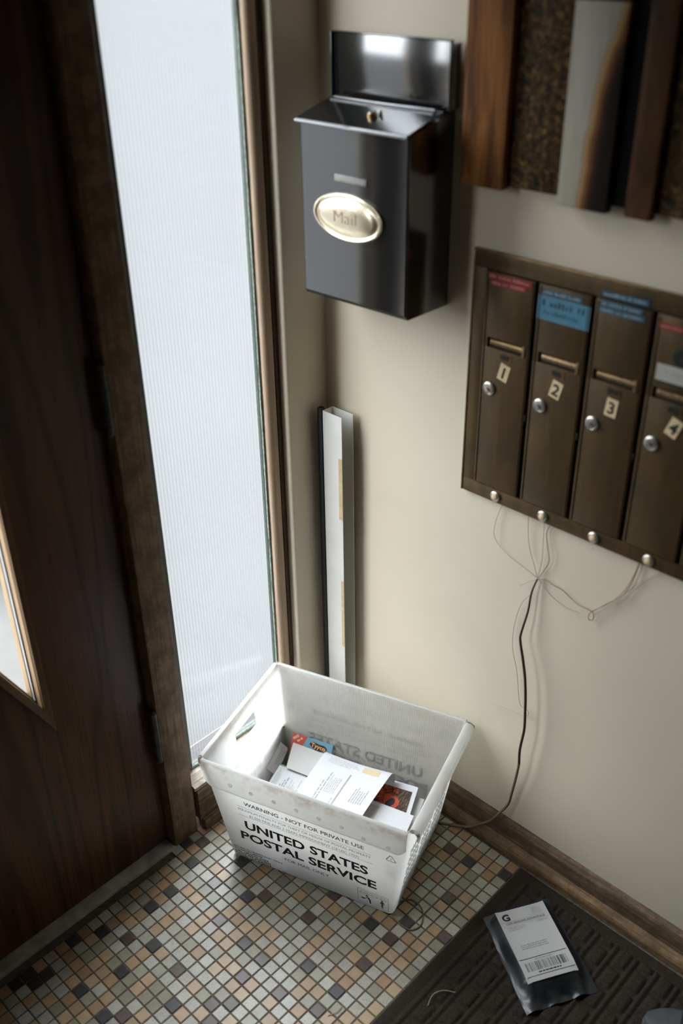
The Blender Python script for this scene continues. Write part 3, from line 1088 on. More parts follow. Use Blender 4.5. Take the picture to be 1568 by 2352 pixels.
# body: open sheet box, top cut on a slope
prof = [(XW - 0.001, BZ0), (XW - 0.001, 1.5660), (FX, 1.5400), (FX, BZ0 + 0.008), (FX + 0.006, BZ0)]
n = len(prof)
bm = bmesh.new()
A = [bm.verts.new((p[0], BY0, p[1])) for p in prof]
B = [bm.verts.new((p[0], BY1, p[1])) for p in prof]
bm.faces.new(A[::-1])
bm.faces.new(B)
for k in range(n):
    bm.faces.new((A[k], A[(k + 1) % n], B[(k + 1) % n], B[k]))
bmesh.ops.recalc_face_normals(bm, faces=bm.faces)
vert_e = [e for e in bm.edges if abs(e.verts[0].co.z - e.verts[1].co.z) > 0.1 and e.verts[0].co.x < 0.34]
bmesh.ops.bevel(bm, geom=vert_e, offset=0.0045, segments=4, affect='EDGES', profile=0.5)
bm.verts.index_update()
body = MB().add([Vector((v_.co.x - (0.024 * (v_.co.y - 0.17) if v_.co.x < 0.36 else 0), v_.co.y, v_.co.z)) for v_ in bm.verts], [[v_.index for v_ in f.verts] for f in bm.faces])
bm.free()
mpart(body, 'body', M['black_paint'])
# inner sloped lid with rolled front lip
il = MB()
xa, za, xb, zb = 0.4180, 1.5665, FX - 0.004, 1.5425
ly0, ly1 = 0.0455, 0.2985
il.prism([(xa, za + 0.002), (xa, za - 0.001), (xb, zb - 0.001), (xb, zb + 0.002)], ly0, ly1, 'y')
inner = mpart(il, 'slot_lid', M['black_paint'])
lip = MB()
lip.tube([(xb - 0.001, ly0, zb - 0.0018), (xb - 0.001, 0.165, zb - 0.0020), (xb - 0.0010, 0.176, zb - 0.0038), (xb - 0.001, 0.187, zb - 0.0020), (xb - 0.001, ly1, zb - 0.0018)], 0.0030, n=10)
mpart(lip, 'front_lip', M['highlight_edge'], inner)
bl = MB().tube([(0.4150, 0.060, 1.5692), (0.4130, 0.16, 1.5688), (0.4150, 0.285, 1.5692)], 0.0022, n=8)
bl.box(0.405, 0.4165, 0.058, 0.288, 1.5638, 1.5672)
mpart(bl, 'slot_edge', M['highlight_edge'], inner)
lk = MB()
q0 = Vector((0.372, 0.158, 1.5555))
nrm = Vector((-0.28, 0, 0.96)).normalized()
lk.cyl(q0, q0 + nrm * 0.007, 0.0085, 0.0080, n=24, mat=0)
lk.cyl(q0 + nrm * 0.0071, q0 + nrm * 0.0085, 0.0062, 0.0055, n=20, mat=1)
lk.box(-0.0045, 0.0045, -0.0008, 0.0008, 0, 0.0004, mat=2, mtx=frame(q0 + nrm * 0.0086, (0, 1, 0), (0.96, 0, 0.28)))
lk.cyl(q0 + Vector((0.006, -0.012, 0.003)), q0 + Vector((0.006, -0.012, 0.010)), 0.004, 0.003, n=14, mat=1)
mpart(lk, 'lock', [M['brass'], M['steel'], M['bronze_dark']], inner)
# raised outer lid: shallow pan standing upright against the wall
PX0, PX1, PY0, PY1, PZ0, PZ1 = 0.4215, 0.4500, 0.0385, 0.3010, 1.5680, 1.6730
rl = MB()
rl.box(PX0 + 0.006, PX0 + 0.0085, PY0, PY1, PZ0, PZ1, bevel=0.0008)
rl.box(PX0 + 0.0085, PX1, PY0, PY0 + 0.0018, PZ0 + 0.002, PZ1 - 0.006)
rl.box(PX0 + 0.0085, PX1, PY1 - 0.0018, PY1, PZ0 + 0.002, PZ1 - 0.006)
rl.box(PX0, PX0 + 0.0085, PY0, PY1, PZ1 - 0.0022, PZ1, bevel=0.0006)
rl.box(PX0, PX0 + 0.0085, PY0, PY0 + 0.0018, PZ0, PZ1, bevel=0.0005)
rl.box(PX0, PX0 + 0.0085, PY1 - 0.0018, PY1, PZ0, PZ1, bevel=0.0005)
mpart(rl, 'raised_lid', M['black_paint'])
hg = MB().cyl((0.436, 0.06, 1.5665), (0.436, 0.28, 1.5665), 0.0035, n=12)
mpart(hg, 'lid_hinge', M['black_paint'])
# embossed tape and plaque
tp_ = MB().box(FX - 0.0012, FX - 0.0002, 0.1370, 0.2105, 1.4515, 1.4625, bevel=0.0003)
rr_ = random.Random(3)
tp_.marks(frame((FX - 0.00135, 0.2065, 1.4540), (0, -1, 0), (0, 0, 1)), 0.066, 0.0062, (6, 2, 7), 1, rr_)
mpart(tp_, 'label_tape', [M['tape_grey'], M['tape_text']])
OC = (FX - 0.0002, 0.1790, 1.3930)
om = frame(OC, (0, -1, 0), (0, 0, 1))     # z axis points to -x, out of the front
a_, b_ = 0.0805, 0.0400
pl = MB()
prof = [(1.0, 0.0), (1.0, 0.0022), (0.985, 0.0045), (0.94, 0.0058), (0.90, 0.0050), (0.87, 0.0036), (0.83, 0.0030), (0.78, 0.0034), (0.70, 0.0060), (0.60, 0.0080), (0.40, 0.0092), (0.2, 0.0097), (0.02, 0.0098)]
vv, ff = [], []
N_ = 72
for r, z in prof:
    # keep the rim bands of even width around the oval
    vv += [((a_ - (1 - r) * b_ * 1.15 if r > 0.65 else (a_ - 0.35 * b_ * 1.15) * r / 0.65) * math.cos(2 * PI * k / N_), (b_ * r) * math.sin(2 * PI * k / N_), z) for k in range(N_)]
for q in range(len(prof) - 1):
    ff += [(q * N_ + k, q * N_ + (k + 1) % N_, (q + 1) * N_ + (k + 1) % N_, (q + 1) * N_ + k) for k in range(N_)]
ff += [tuple(range((len(prof) - 1) * N_, len(prof) * N_))]
pl.add(vv, ff, 0, om)
plaque = mpart(pl, 'oval_plaque', M['gold'], angle=60)
bdm = MB()
for k in range(96):
    a = 2 * PI * k / 96
    c_ = om @ Vector((a_ * 0.992 * math.cos(a), b_ * 0.985 * math.sin(a), 0.0030))
    bdm.lathe([(0.0003, -0.0016), (0.0014, -0.0009), (0.0017, 0.0002), (0.0011, 0.0013), (0.0002, 0.0017)], n=7, mtx=Matrix.Translation(c_) @ Matrix.Rotation(-PI / 2, 4, 'Y'))
mpart(bdm, 'beaded_rim', M['gold'], plaque, 60)
lt = MB().text('Mail', frame(om @ Vector((0, -0.0085, 0.0101)), (0, -1, 0), (0, 0, 1)), width=0.052, height=0.021, bold=-0.012, align='C')
mpart(lt, 'lettering', M['gold_dark'], plaque)
scw = MB().lathe([(0.0045, 0), (0.0042, 0.0018), (0.0025, 0.003), (0.0003, 0.0033)], n=16, mtx=frame((XW - 0.0002, 0.036, 1.5545), (0, -1, 0), (0, 0, 1)))
o = scw.build('wall_screw', M['white_metal'])
tag(o, 'small white screw head in the wall beside the black mailbox', 'screw')

# ------------------------------------------------------------------ burnt wood wall art
art = empty('wall_art', (XW, -0.25, 1.46))
tag(art, 'wall art of vertical burnt and grey wooden planks above the bronze mailboxes', 'wall art')


def apart(mb, name, mats, origin=None, par=art, bev=None):
    p = Vector(origin if origin is not None else art.location)
    mb.v = [(a - p[0], b - p[1], c_ - p[2]) for a, b, c_ in mb.v]
    o = mb.build(name, mats, par)
    o.location = p - art.location
    return o


apart(MB().box(0.4435, XW - 0.001, -0.76, 0.004, 1.466, 1.90), 'backing_board', M['art_black'])
planks = [(0.0108, -0.0735, 0.4240, 1.461, 1.915, 'art_copper'), (-0.0755, -0.1745, 0.4370, 1.466, 1.90, 'art_gold'), (-0.1745, -0.2600, 0.4270, 1.4550, 1.7365, 'art_grey'),
          (-0.2610, -0.2900, 0.4390, 1.4650, 1.90, 'art_black'), (-0.2905, -0.3320, 0.4280, 1.4555, 1.91, 'art_brown'), (-0.3340, -0.4150, 0.4390, 1.4640, 1.90, 'art_gold'),
          (-0.4160, -0.5200, 0.4260, 1.4580, 1.88, 'art_copper'), (-0.5210, -0.6300, 0.4370, 1.4650, 1.90, 'art_brown'), (-0.6310, -0.7550, 0.4270, 1.4600, 1.90, 'art_black')]
for (ya, yb, xf, za, zb, mk) in planks:
    apart(MB().box(xf, 0.4435, yb, ya, za, zb, bevel=0.0012), 'plank', M[mk], origin=(xf, ya, za))
apart(MB().box(0.4300, 0.4435, -0.2595, -0.1750, 1.7375, 1.905, bevel=0.0012), 'plank', M['art_black'], origin=(0.43, -0.175, 1.737))

# ------------------------------------------------------------------ bronze mailbox bank
bank = empty('mailbox_bank', (XW, -0.28, 0.8795))
tag(bank, 'aged bronze apartment mailbox panel with numbered doors set on the wall', 'mailboxes')


def bpart(mb, name, mats, par=bank, angle=35):
    p = bank.location
    mb.v = [(a - p[0], b - p[1], c_ - p[2]) for a, b, c_ in mb.v]
    return mb.build(name, mats, par, angle=angle)


KX = 0.4460                     # front of the frame
PIT = 0.1066
N_D = 5
KY1 = -0.0120
KY0 = KY1 - 0.0300 - N_D * PIT - 0.020
fr = MB()
fr.box(KX, XW - 0.0005, KY1 - 0.0280, KY1, 0.9078, 1.3227, mat=0, bevel=0.0008)
fr.box(KX, XW - 0.0005, KY0, KY0 + 0.0180, 0.9078, 1.3227, mat=0, bevel=0.0008)
fr.box(KX, XW - 0.0005, KY0, KY1, 1.3230, 1.3540, mat=0, bevel=0.001)
fr.box(KX, XW - 0.0005, KY0, KY1, 0.8795, 0.9075, mat=0, bevel=0.001)
fr.box(KX + 0.005, XW - 0.0005, KY0 + 0.01, KY1 - 0.01, 0.89, 1.34, mat=1)
bpart(fr, 'frame', [M['bronze'], M['bronze_dark']])
rm = MB().box(KX - 0.0022, KX + 0.0015, KY0 - 0.001, KY1 + 0.001, 1.3510, 1.3548, bevel=0.0012)
rm.box(KX - 0.0014, KX + 0.0015, KY1 - 0.0025, KY1 + 0.001, 0.8795, 1.3540, bevel=0.0008)
bpart(rm, 'rubbed_edge', M['bronze_edge'])
NX = frame((0, 0, 0), (0, -1, 0), (0, 0, 1))


def on_panel(y, z, x=KX - 0.0028, rot=0.0):
    c_, s_ = math.cos(rot), math.sin(rot)
    return frame((x, y, z), (0, -c_, s_), (0, s_, c_))


rk = random.Random(21)
FXD = KX - 0.0022               # door faces stand slightly proud
lock_off = (0.0222, 0.0240, 0.0216, 0.0240, 0.023)
num_rot = (-0.24, -0.24, -0.10, -0.34, 0.1)
for d in range(N_D):
    y1 = -0.0412 - d * PIT
    y0 = y1 - 0.0985
    dr = MB()
    # door leaf with the card slot cut as a recess: built as bands around it
    s0, s1, sz0, sz1 = y1 - 0.0105, y1 - 0.0900, 1.1855, 1.2040
    dr.box(FXD, KX + 0.005, y0, y1, 0.9100, sz0, bevel=0.0010)
    dr.box(FXD, KX + 0.005, y0, y1, sz1, 1.3205, bevel=0.0010)
    dr.box(FXD, KX + 0.005, s0, y1, sz0, sz1)
    dr.box(FXD, KX + 0.005, y0, s1, sz0, sz1)
    dr.box(FXD - 0.0012, FXD + 0.001, y1 - 0.0045, y1 - 0.0030, 0.912, 1.318)
    dr.box(FXD - 0.0012, FXD + 0.001, y0 + 0.0030, y0 + 0.0045, 0.912, 1.318)
    door_o = bpart(dr, 'door', M['bronze'])
    sl_ = MB()
    sl_.box(KX + 0.002, KX + 0.0045, s1, s0, sz0, sz1, mat=1)
    cx_ = KX + 0.0022
    arc = [(cx_ - 0.0058 * math.sin(PI * k / 8), (sz0 + sz1) / 2 + 0.0015 - 0.0062 * math.cos(PI * k / 8)) for k in range(9)]
    sl_.prism(arc[::-1], s1 + 0.001, s0 - 0.007, 'y', 0)
    sl_.box(FXD - 0.0018, KX + 0.002, s1 - 0.0010, s1 + 0.0050, sz0 - 0.001, sz1 + 0.001, mat=0, bevel=0.0006)
    bpart(sl_, 'card_slot', [M['slot_brass'] if d in (1, 2, 3) else M['bronze_edge'], M['bronze_dark']], door_o)
    iw = MB().box(FXD - 0.0004, FXD + 0.0004, y1 - 0.0510, y1 - 0.0405, 1.1695, 1.1790, mat=0)
    iw.box(FXD - 0.0006, FXD + 0.0004, y1 - 0.0580, y1 - 0.0525, 1.1695, 1.1780, mat=0)
    iw.box(FXD - 0.0010, FXD + 0.0004, y1 - 0.0645, y1 - 0.0600, 1.1680, 1.1800, mat=1)
    bpart(iw, 'indicator_window', [M['bronze_dark'], M['bronze_edge']], door_o)
    ly = y1 - lock_off[d]
    lkm = MB().lathe([(0.0128, 0.0), (0.0126, 0.0030), (0.0112, 0.0042), (0.0095, 0.0048), (0.0090, 0.0040), (0.0004, 0.0052)], n=28, mtx=frame((FXD, ly, 1.1085), (0, -1, 0), (0, 0, 1)))
    lkm.box(-0.0045, 0.0030, -0.0013, 0.0013, 0.0049, 0.0055, mat=1, mtx=frame((FXD, ly - 0.001, 1.1080), (0, -math.cos(0.5), -math.sin(0.5)), (0, -math.sin(0.5), math.cos(0.5))))
    bpart(lkm, 'lock', [M['steel'], M['bronze_dark']], door_o)
    if d < 4:
        ny = (-0.0916, -0.1996, -0.3060, -0.4166)[d]
        pm = on_panel(ny, 1.1460, FXD - 0.0001, num_rot[d])
        nb = MB().box(-0.0105, 0.0105, -0.0160, 0.0160, 0, 0.0010, mat=0, mtx=pm)
        nb.text(str(d + 1), pm @ Matrix.Translation((0, -0.0105, 0.0012)), height=0.021, bold=0.028, mat=1, align='C')
        bpart(nb, 'number_plate', [M['cream_tag'], M['black_ink']], door_o)
    mkl = bpart(MB().box(KX - 0.004, KX, y0 - 0.0052, y0 - 0.0026, 1.068, 1.080, bevel=0.0006), 'hinge_pin', M['bronze_dark'], door_o)
    by = (-0.0930, -0.1995, -0.3062, -0.4133, -0.5195)[d]
    bt_ = MB().lathe([(0.0112, 0), (0.0108, 0.0026), (0.0088, 0.0040), (0.0074, 0.0036), (0.0068, 0.0040)], n=28, mtx=frame((KX - 0.0002, by, 0.8932), (0, -1, 0), (0, 0, 1)))
    bt_.lathe([(0.0066, 0.0030), (0.0062, 0.0052), (0.0040, 0.0064), (0.0003, 0.0068)], n=24, mtx=frame((KX - 0.0002, by, 0.8932), (0, -1, 0), (0, 0, 1)), mat=1)
    bpart(bt_, 'bell_button', [M['steel'], M['cream_tag']])


def strip(ya, za, yb, zb, h, mats, words, name='label_tape', th=0.0008, x=FXD):
    """embossed tape from its left top corner (ya, za) to right bottom corner (yb, zb)"""
    w = ya - yb
    rise = (zb + h) - za
    rot = math.atan2(rise, w)
    m_ = on_panel(ya, za - h, x, rot)
    s_ = MB().box(0, w, 0, h, 0, th, mat=0, mtx=m_)
    s_.marks(m_ @ Matrix.Translation((w * 0.05, h * 0.28, th + 0.0001)), w * 0.9, h * 0.5, words, 1, rk)
    return bpart(s_, name, mats)


RT = [M['red_tape'], M['red_tape_text']]
BT = [M['blue_tape'], M['blue_tape_text']]
strip(-0.0445, 1.3185, -0.1335, 1.3088, 0.0100, RT, (4, 7, 9))
strip(-0.0515, 1.3072, -0.1245, 1.2985, 0.0095, RT, (5, 3, 8))
strip(-0.1541, 1.3140, -0.2300, 1.3050, 0.0090, BT, (4, 5, 5))
strip(-0.2620, 1.3345, -0.3430, 1.3255, 0.0095, BT, (9, 1, 5), x=KX - 0.0002)
strip(-0.2627, 1.3195, -0.3353, 1.3105, 0.0095, BT, (2, 6, 1, 5))
strip(-0.2605, 1.3090, -0.3405, 1.3000, 0.0085, BT, (6, 2, 8))
strip(-0.3642, 1.3085, -0.4420, 1.3000, 0.0095, RT, (7, 6))
nm = on_panel(-0.1480, 1.2650, FXD - 0.0001, 0.0)
nt_ = MB().box(0, 0.0985, -0.0030, 0.0380, 0, 0.0005, mat=0, mtx=nm)
nt_.marks(nm @ Matrix.Translation((0.009, 0.0215, 0.0007)), 0.082, 0.0105, (1, 6, 2), 1, rk)
nt_.marks(nm @ Matrix.Translation((0.013, 0.0070, 0.0007)), 0.066, 0.0075, (2, 9), 2, rk)
bpart(nt_, 'paper_note', [M['blue_note'], M['blue_note_ink'], M['blue_tape']])
wm = on_panel(-0.3722, 1.2175, FXD - 0.0001, 0.0)
wt = MB().box(0, 0.072, 0, 0.027, 0, 0.0006, mat=0, mtx=wm)
wt.marks(wm @ Matrix.Translation((0.015, 0.012, 0.0008)), 0.05, 0.006, (1, 4, 3), 1, rk)
bpart(wt, 'paper_tag', [M['white_tag'], M['pale_ink']])
bpart(MB().lathe([(0.0125, 0), (0.0125, 0.002), (0.009, 0.0026), (0.0004, 0.0010)], n=24, mtx=frame((FXD, -0.4080, 1.2610), (0, -1, 0), (0, 0, 1))), 'peephole', M['bronze_dark'])

# ------------------------------------------------------------------ cable and loose wires
cab = empty('bell_cable', (0.43, -0.09, 0.004))
tag(cab, 'dark brown cable hanging below the bronze mailboxes with splayed thin wires', 'cable')


def cpart(mb, name, mats):
    p = cab.location
    mb.v = [(a - p[0], b - p[1], c_ - p[2]) for a, b, c_ in mb.v]
    return mb.build(name, mats, cab, angle=70)


main = [(0.447, -0.2017, 0.752), (0.443, -0.1947, 0.7190), (0.4405, -0.1925, 0.6735), (0.436, -0.1850, 0.6185), (0.433, -0.1875, 0.6000), (0.430, -0.1990, 0.5635), (0.429, -0.2085, 0.5235), (0.4285, -0.2150, 0.4762), (0.4290, -0.2173, 0.4410), (0.4295, -0.2198, 0.3885), (0.4305, -0.2143, 0.3280), (0.4330, -0.2145, 0.2840)]
CT0 = [(0.4330, -0.2145, 0.2840), (0.4365, -0.2085, 0.2335), (0.4400, -0.2000, 0.1760), (0.4400, -0.1940, 0.1385), (0.4345, -0.1778, 0.1030), (0.4300, -0.1608, 0.0700), (0.4240, -0.1330, 0.0385), (0.4200, -0.1080, 0.0140), (0.405, -0.070, 0.0045), (0.385, -0.03, 0.0040), (0.372, 0.02, 0.0040)]
cpart(MB().tube(main, lambda u: 0.0016 + 0.0012 * min(1, u * 2.2), n=10, sub=5), 'dark_jacket', M['cord'])
cpart(MB().tube(CT0, 0.0030, n=10, sub=5), 'tan_jacket', M['cord_tan'])
WX = 0.4475
wires = {'wire_grey': [[(-0.1095, 0.8810), (-0.0983, 0.8446), (-0.096, 0.8101), (-0.1066, 0.7876), (-0.1353, 0.7765), (-0.1637, 0.7656), (-0.2000, 0.7525)],
                       [(-0.1693, 0.8810), (-0.1717, 0.8362), (-0.18, 0.8034), (-0.1922, 0.7822), (-0.2020, 0.7525)],
                       [(-0.2022, 0.8820), (-0.2052, 0.8377), (-0.2057, 0.795), (-0.2020, 0.7530)],
                       [(-0.3254, 0.7391), (-0.3618, 0.7807), (-0.3812, 0.8081), (-0.407, 0.8444), (-0.4401, 0.8815)],
                       [(-0.1943, 0.7145), (-0.1722, 0.6788), (-0.1602, 0.6217), (-0.1624, 0.5667), (-0.1783, 0.5062), (-0.1911, 0.4302), (-0.2081, 0.4246), (-0.2157, 0.4151), (-0.2064, 0.4051)],
                       [(-0.2020, 0.7520), (-0.1835, 0.7371), (-0.1648, 0.7194)],
                       [(-0.2020, 0.7520), (-0.2233, 0.7391), (-0.2415, 0.724), (-0.2715, 0.7168), (-0.2995, 0.7225)]],
         'wire_red': [[(-0.2173, 0.8815), (-0.2099, 0.8592), (-0.2183, 0.8272), (-0.2215, 0.799), (-0.2020, 0.7530)],
                      [(-0.2020, 0.7530), (-0.2212, 0.7586), (-0.2345, 0.7565), (-0.2576, 0.7524), (-0.2748, 0.7423), (-0.2943, 0.7385), (-0.3129, 0.7395), (-0.3258, 0.7359), (-0.3265, 0.7194), (-0.3188, 0.7188), (-0.3212, 0.7353), (-0.3412, 0.7572), (-0.3593, 0.7778), (-0.3801, 0.8156), (-0.3916, 0.8526), (-0.3965, 0.8810)],
                      [(-0.3254, 0.7391), (-0.3514, 0.7706), (-0.3742, 0.7966), (-0.389, 0.8326), (-0.3968, 0.8805)]],
         'wire_blue': [[(-0.1169, 0.3927), (-0.1511, 0.3972), (-0.1881, 0.4038), (-0.2140, 0.4092)]]}
rw = random.Random(9)
for mk, lst in wires.items():
    for w in lst:
        cpart(MB().tube([(WX + rw.uniform(-0.002, 0.003), y, z) for y, z in w], 0.00055 if mk != 'wire_red' else 0.00075, n=6, sub=5), 'wire', M[mk])

# ------------------------------------------------------------------ channel standing in the corner
ch = empty('metal_channel', (0.425, 0.302, 0.031))
tag(ch, 'tall white painted metal channel leaning in the corner behind the tub', 'channel')


def chpart(mb, name, mats, par=ch):
    p = ch.location
    mb.v = [(a - p[0], b - p[1], c_ - p[2]) for a, b, c_ in mb.v]
    return mb.build(name, mats, par)


ZT = 0.950
U = [(0.4100, 0.2765), (0.4100, 0.3310), (0.4400, 0.3310), (0.4400, 0.2710), (0.4386, 0.2710), (0.4386, 0.3296), (0.4114, 0.3296), (0.4114, 0.2765)]
chpart(MB().prism(U[::-1], 0.031, ZT, 'z'), 'channel_body', M['white_metal'])
chpart(MB().box(0.4095, 0.4101, 0.2762, 0.2870, 0.700, 0.852), 'tape_strip', M['masking'])
chpart(MB().box(0.4095, 0.4101, 0.2762, 0.2845, 0.345, 0.535), 'tape_strip', M['masking'])
stp = MB().box(0.4075, 0.4200, 0.3330, 0.3455, 0.0004, 0.9540, bevel=0.001).build('metal_strip', M['rubber'])
tag(stp, 'thin black strip standing between the white channel and window wall', 'strip')

# ------------------------------------------------------------------ postal tub
H = 0.308
TA, TB, BA, BB, SH = 0.242, 0.1735, 0.1985, 0.1370, -0.010
ANG = 0.3195 - PI / 2            # local +x runs along the long side towards the mat
tub = empty('mail_tub', (0.2015, 0.104, 0.0), ANG)
tag(tub, 'white corrugated plastic postal tub holding mail on the tile floor', 'tub')


def hx(z):
    return BA + (TA - BA) * z / H


def hf(z):
    return (-BB + SH) + (-TB - (-BB + SH)) * z / H


def hb(z):
    return (BB + SH) + (TB - (BB + SH)) * z / H


def loop(z, inset, rad=0.012):
    """rounded rectangle at height z, with break points for the hand holes"""
    ax, f, b = hx(z) - inset, hf(z) + inset, hb(z) - inset
    r = max(rad - inset, 0.004)
    P = []
    nlong, ncor = 22, 6
    hw = (-0.045, -0.030, -0.010, 0.010, 0.030, 0.045)
    # front side, left to right
    for k in range(nlong):
        P.append((-ax + r + (2 * ax - 2 * r) * k / nlong, f))
    for k in range(ncor):
        a = -PI / 2 + PI / 2 * k / ncor
        P.append((ax - r + r * math.cos(a), f + r + r * math.sin(a)))
    ys = [f + r] + [(f + r) * 0.6 - 0.018] + list(hw) + [(b - r) * 0.6 + 0.018]
    for y in ys:
        P.append((ax, y))
    for k in range(ncor):
        a = PI / 2 * k / ncor
        P.append((ax - r + r * math.cos(a), b - r + r * math.sin(a)))
    for k in range(nlong):
        P.append((ax - r - (2 * ax - 2 * r) * k / nlong, b))
    for k in range(ncor):
        a = PI / 2 + PI / 2 * k / ncor
        P.append((-ax + r + r * math.cos(a), b - r + r * math.sin(a)))
    ys2 = [b - r] + [(b - r) * 0.6 + 0.018] + list(hw[::-1]) + [(f + r) * 0.6 - 0.018]
    for y in ys2:
        P.append((-ax, y))
    for k in range(ncor):
        a = PI + PI / 2 * k / ncor
        P.append((-ax + r + r * math.cos(a), f + r + r * math.sin(a)))
    return [(x, y, z) for x, y in P]


zl = [0.0, 0.004, 0.012, 0.05, 0.09, 0.13, 0.17, 0.21, 0.2265, 0.247, 0.2665, 0.28, 0.295, 0.304, H]
th = 0.0042
outer = [loop(z, 0.006 if k == 0 else (0.002 if k == 1 else 0)) for k, z in enumerate(zl)]
inner_l = [loop(max(z, 0.004), th) for z in zl]
NP = len(outer[0])
vv = [p for l in outer for p in l] + [p for l in inner_l for p in l]
K = len(zl)
oi = lambda k, i: k * NP + i % NP
ii = lambda k, i: (K + k) * NP + i % NP
# which perimeter columns lie in the hand holes
c0 = 22 + 6 + 2
holes_r = set(range(c0, c0 + 5))
c1 = 22 + 6 + 9 + 6 + 22 + 6 + 2
holes_l = set(range(c1, c1 + 5))
hz = {8, 9}
ff = []
for k in range(K - 1):
    for i in range(NP):
        hole = k in hz and (i in holes_r or i in holes_l)
        if not hole:
            ff.append((oi(k, i), oi(k, i + 1), oi(k + 1, i + 1), oi(k + 1, i)))
            if k > 0:
                ff.append((ii(k, i), ii(k + 1, i), ii(k + 1, i + 1), ii(k, i + 1)))
        else:
            if k == 8:
                ff.append((oi(k, i), oi(k, i + 1), ii(k, i + 1), ii(k, i)))
            if k == 9:
                ff.append((oi(k + 1, i + 1), oi(k + 1, i), ii(k + 1, i), ii(k + 1, i + 1)))
            if (i - 1) not in holes_r and (i - 1) not in holes_l:
                ff.append((oi(k, i), ii(k, i), ii(k + 1, i), oi(k + 1, i)))
            if (i + 1) not in holes_r and (i + 1) not in holes_l:
                ff.append((ii(k, i + 1), oi(k, i + 1), oi(k + 1, i + 1), ii(k + 1, i + 1)))
for i in range(NP):
    ff.append((oi(K - 1, i), oi(K - 1, i + 1), ii(K - 1, i + 1), ii(K - 1, i)))
ff.append(tuple(oi(0, i) for i in range(NP))[::-1])
ff.append(tuple(ii(1, i) for i in range(NP)))
body_o = MB().add(vv, ff).build('tub_body', M['tub'], tub, angle=40)


# turned-down flaps on both long sides, scalloped lower edge
def flap(side):
    mb = MB()
    nn = 96
    top0, top1 = -TA - 0.001, TA - 0.004
    rows = []
    for k in range(nn + 1):
        u = k / nn
        xt = top0 + (top1 - top0) * u
        zb_ = 0.2375 + 0.0022 * abs(math.sin(u * PI * 23))
        e = min(u, 1 - u)
        if e < 0.045:
            zb_ += 0.022 * (1 - e / 0.045) ** 2
        xb_ = (top0 + 0.010) + (top1 - top0 - 0.012) * u
        pts = []
        for zz_, off in ((H + 0.0004, -0.0042), (H + 0.0014, -0.0036), (H + 0.0014, 0.0018), (H + 0.0004, 0.0030), (H - 0.006, 0.0046), (H - 0.045, 0.0080), (zb_ + 0.004, 0.0098), (zb_, 0.0088), (zb_ + 0.001, 0.0066), (zb_ + 0.004, 0.0060)):
            w = (H - zz_) / (H - zb_)
            xx = xt + (xb_ - xt) * max(0, min(1, w))
            yy = (hf(zz_) - off) if side < 0 else (hb(zz_) + off)
            pts.append((xx, yy, zz_))
        rows.append(pts)
    m = len(rows[0])
    vv_ = [p for r in rows for p in r]
    f_ = []
    for k in range(nn):
        for q in range(m - 1):
            a, b = k * m + q, k * m + q + 1
            f_.append((a, b, b + m, a + m) if side < 0 else (a, a + m, b + m, b))
    mb.add(vv_, f_)
    return mb.build('rim_flap', M['tub'], tub, angle=50)


ff_o = flap(-1)
flap(1)
for xx, s_ in ((-0.168, 0.251), (-0.1168, 0.2482), (-0.0613, 0.2482), (-0.0079, 0.2474), (0.0449, 0.2475), (0.0972, 0.2471), (0.1467, 0.2368), (0.2014, 0.2368)):
    z = s_ * 0.9963 + 0.0165
    y = hf(z) - 0.0082
    dome = [(0.0054 * math.cos(a) * math.cos(b), 0.0054 * math.cos(a) * math.sin(b), 0.0022 * math.sin(a)) for a in (0.0, 0.5, 1.0, 1.35) for b in [2 * PI * q / 14 for q in range(14)]]
    dfs = [(k * 14 + q, k * 14 + (q + 1) % 14, k * 14 + 14 + (q + 1) % 14, k * 14 + 14 + q) for k in range(3) for q in range(14)] + [tuple(range(42, 56))]
    MB().add(dome, dfs, 0, frame((xx * 0.985, y, z), (1, 0, 0), (0, 0.0, 1))).build('rivet', M['tub'], ff_o, angle=70)


# rolled rims over the short ends
def end_rim(side):
    y0, y1 = -TB + 0.006, TB - 0.006
    wd, dz = (0.017, 0.020) if side > 0 else (0.008, 0.012)
    n = 12
    rows = []
    for k in range(n + 1):
        y = y0 + (y1 - y0) * k / n
        s_ = side
        pts = [(-0.0035, -0.004), (-0.0035, 0.0015), (0.0, 0.0032), (wd * 0.5, 0.0030), (wd * 0.9, -0.002), (wd, -dz * 0.5), (wd * 0.92, -dz), (wd * 0.70, -dz), (wd * 0.72, -dz * 0.4), (wd * 0.4, -0.0015), (0.001, -0.004)]
        rows.append([(s_ * (TA + p[0]), y, H + p[1]) for p in pts])
    m = len(rows[0])
    vv_ = [p for r in rows for p in r]
    f_ = []
    for k in range(n):
        for q in range(m):
            a, b = k * m + q, k * m + (q + 1) % m
            f_.append((a, a + m, b + m, b) if side > 0 else (a, b, b + m, a + m))
    f_ += [tuple(range(m))[::-1], tuple(range(n * m, n * m + m))]
    return MB().add(vv_, f_).build('end_rim', M['tub'], tub, angle=55)


end_rim(1)
end_rim(-1)
# embossed vent pattern on both ends
for side in (1, -1):
    em = MB()
    for r in range(6):
        z = 0.035 + r * 0.031
        for q in range(19):
            if q in (6, 12):
                continue
            y = -0.116 + q * 0.0124 - 0.004
            x = side * (hx(z) + 0.0002)
            tilt = math.atan2(TA - BA, H) * side
            em.box(-0.0010, 0.0012, -0.0030, 0.0030, -0.0105, 0.0105, bevel=0.0011, seg=1,
                   mtx=Matrix.Translation((x, y, z)) @ Matrix.Rotation(tilt, 4, 'Y'))
    tag(em.build('embossed_vents', M['tub'], tub, angle=60), kind='stuff')

# printing on the front and (mirrored position) back of the tub
UPF = Vector((0, hf(H) - hf(0), H)).normalized()
UPB = Vector((0, hb(H) - hb(0), H)).normalized()


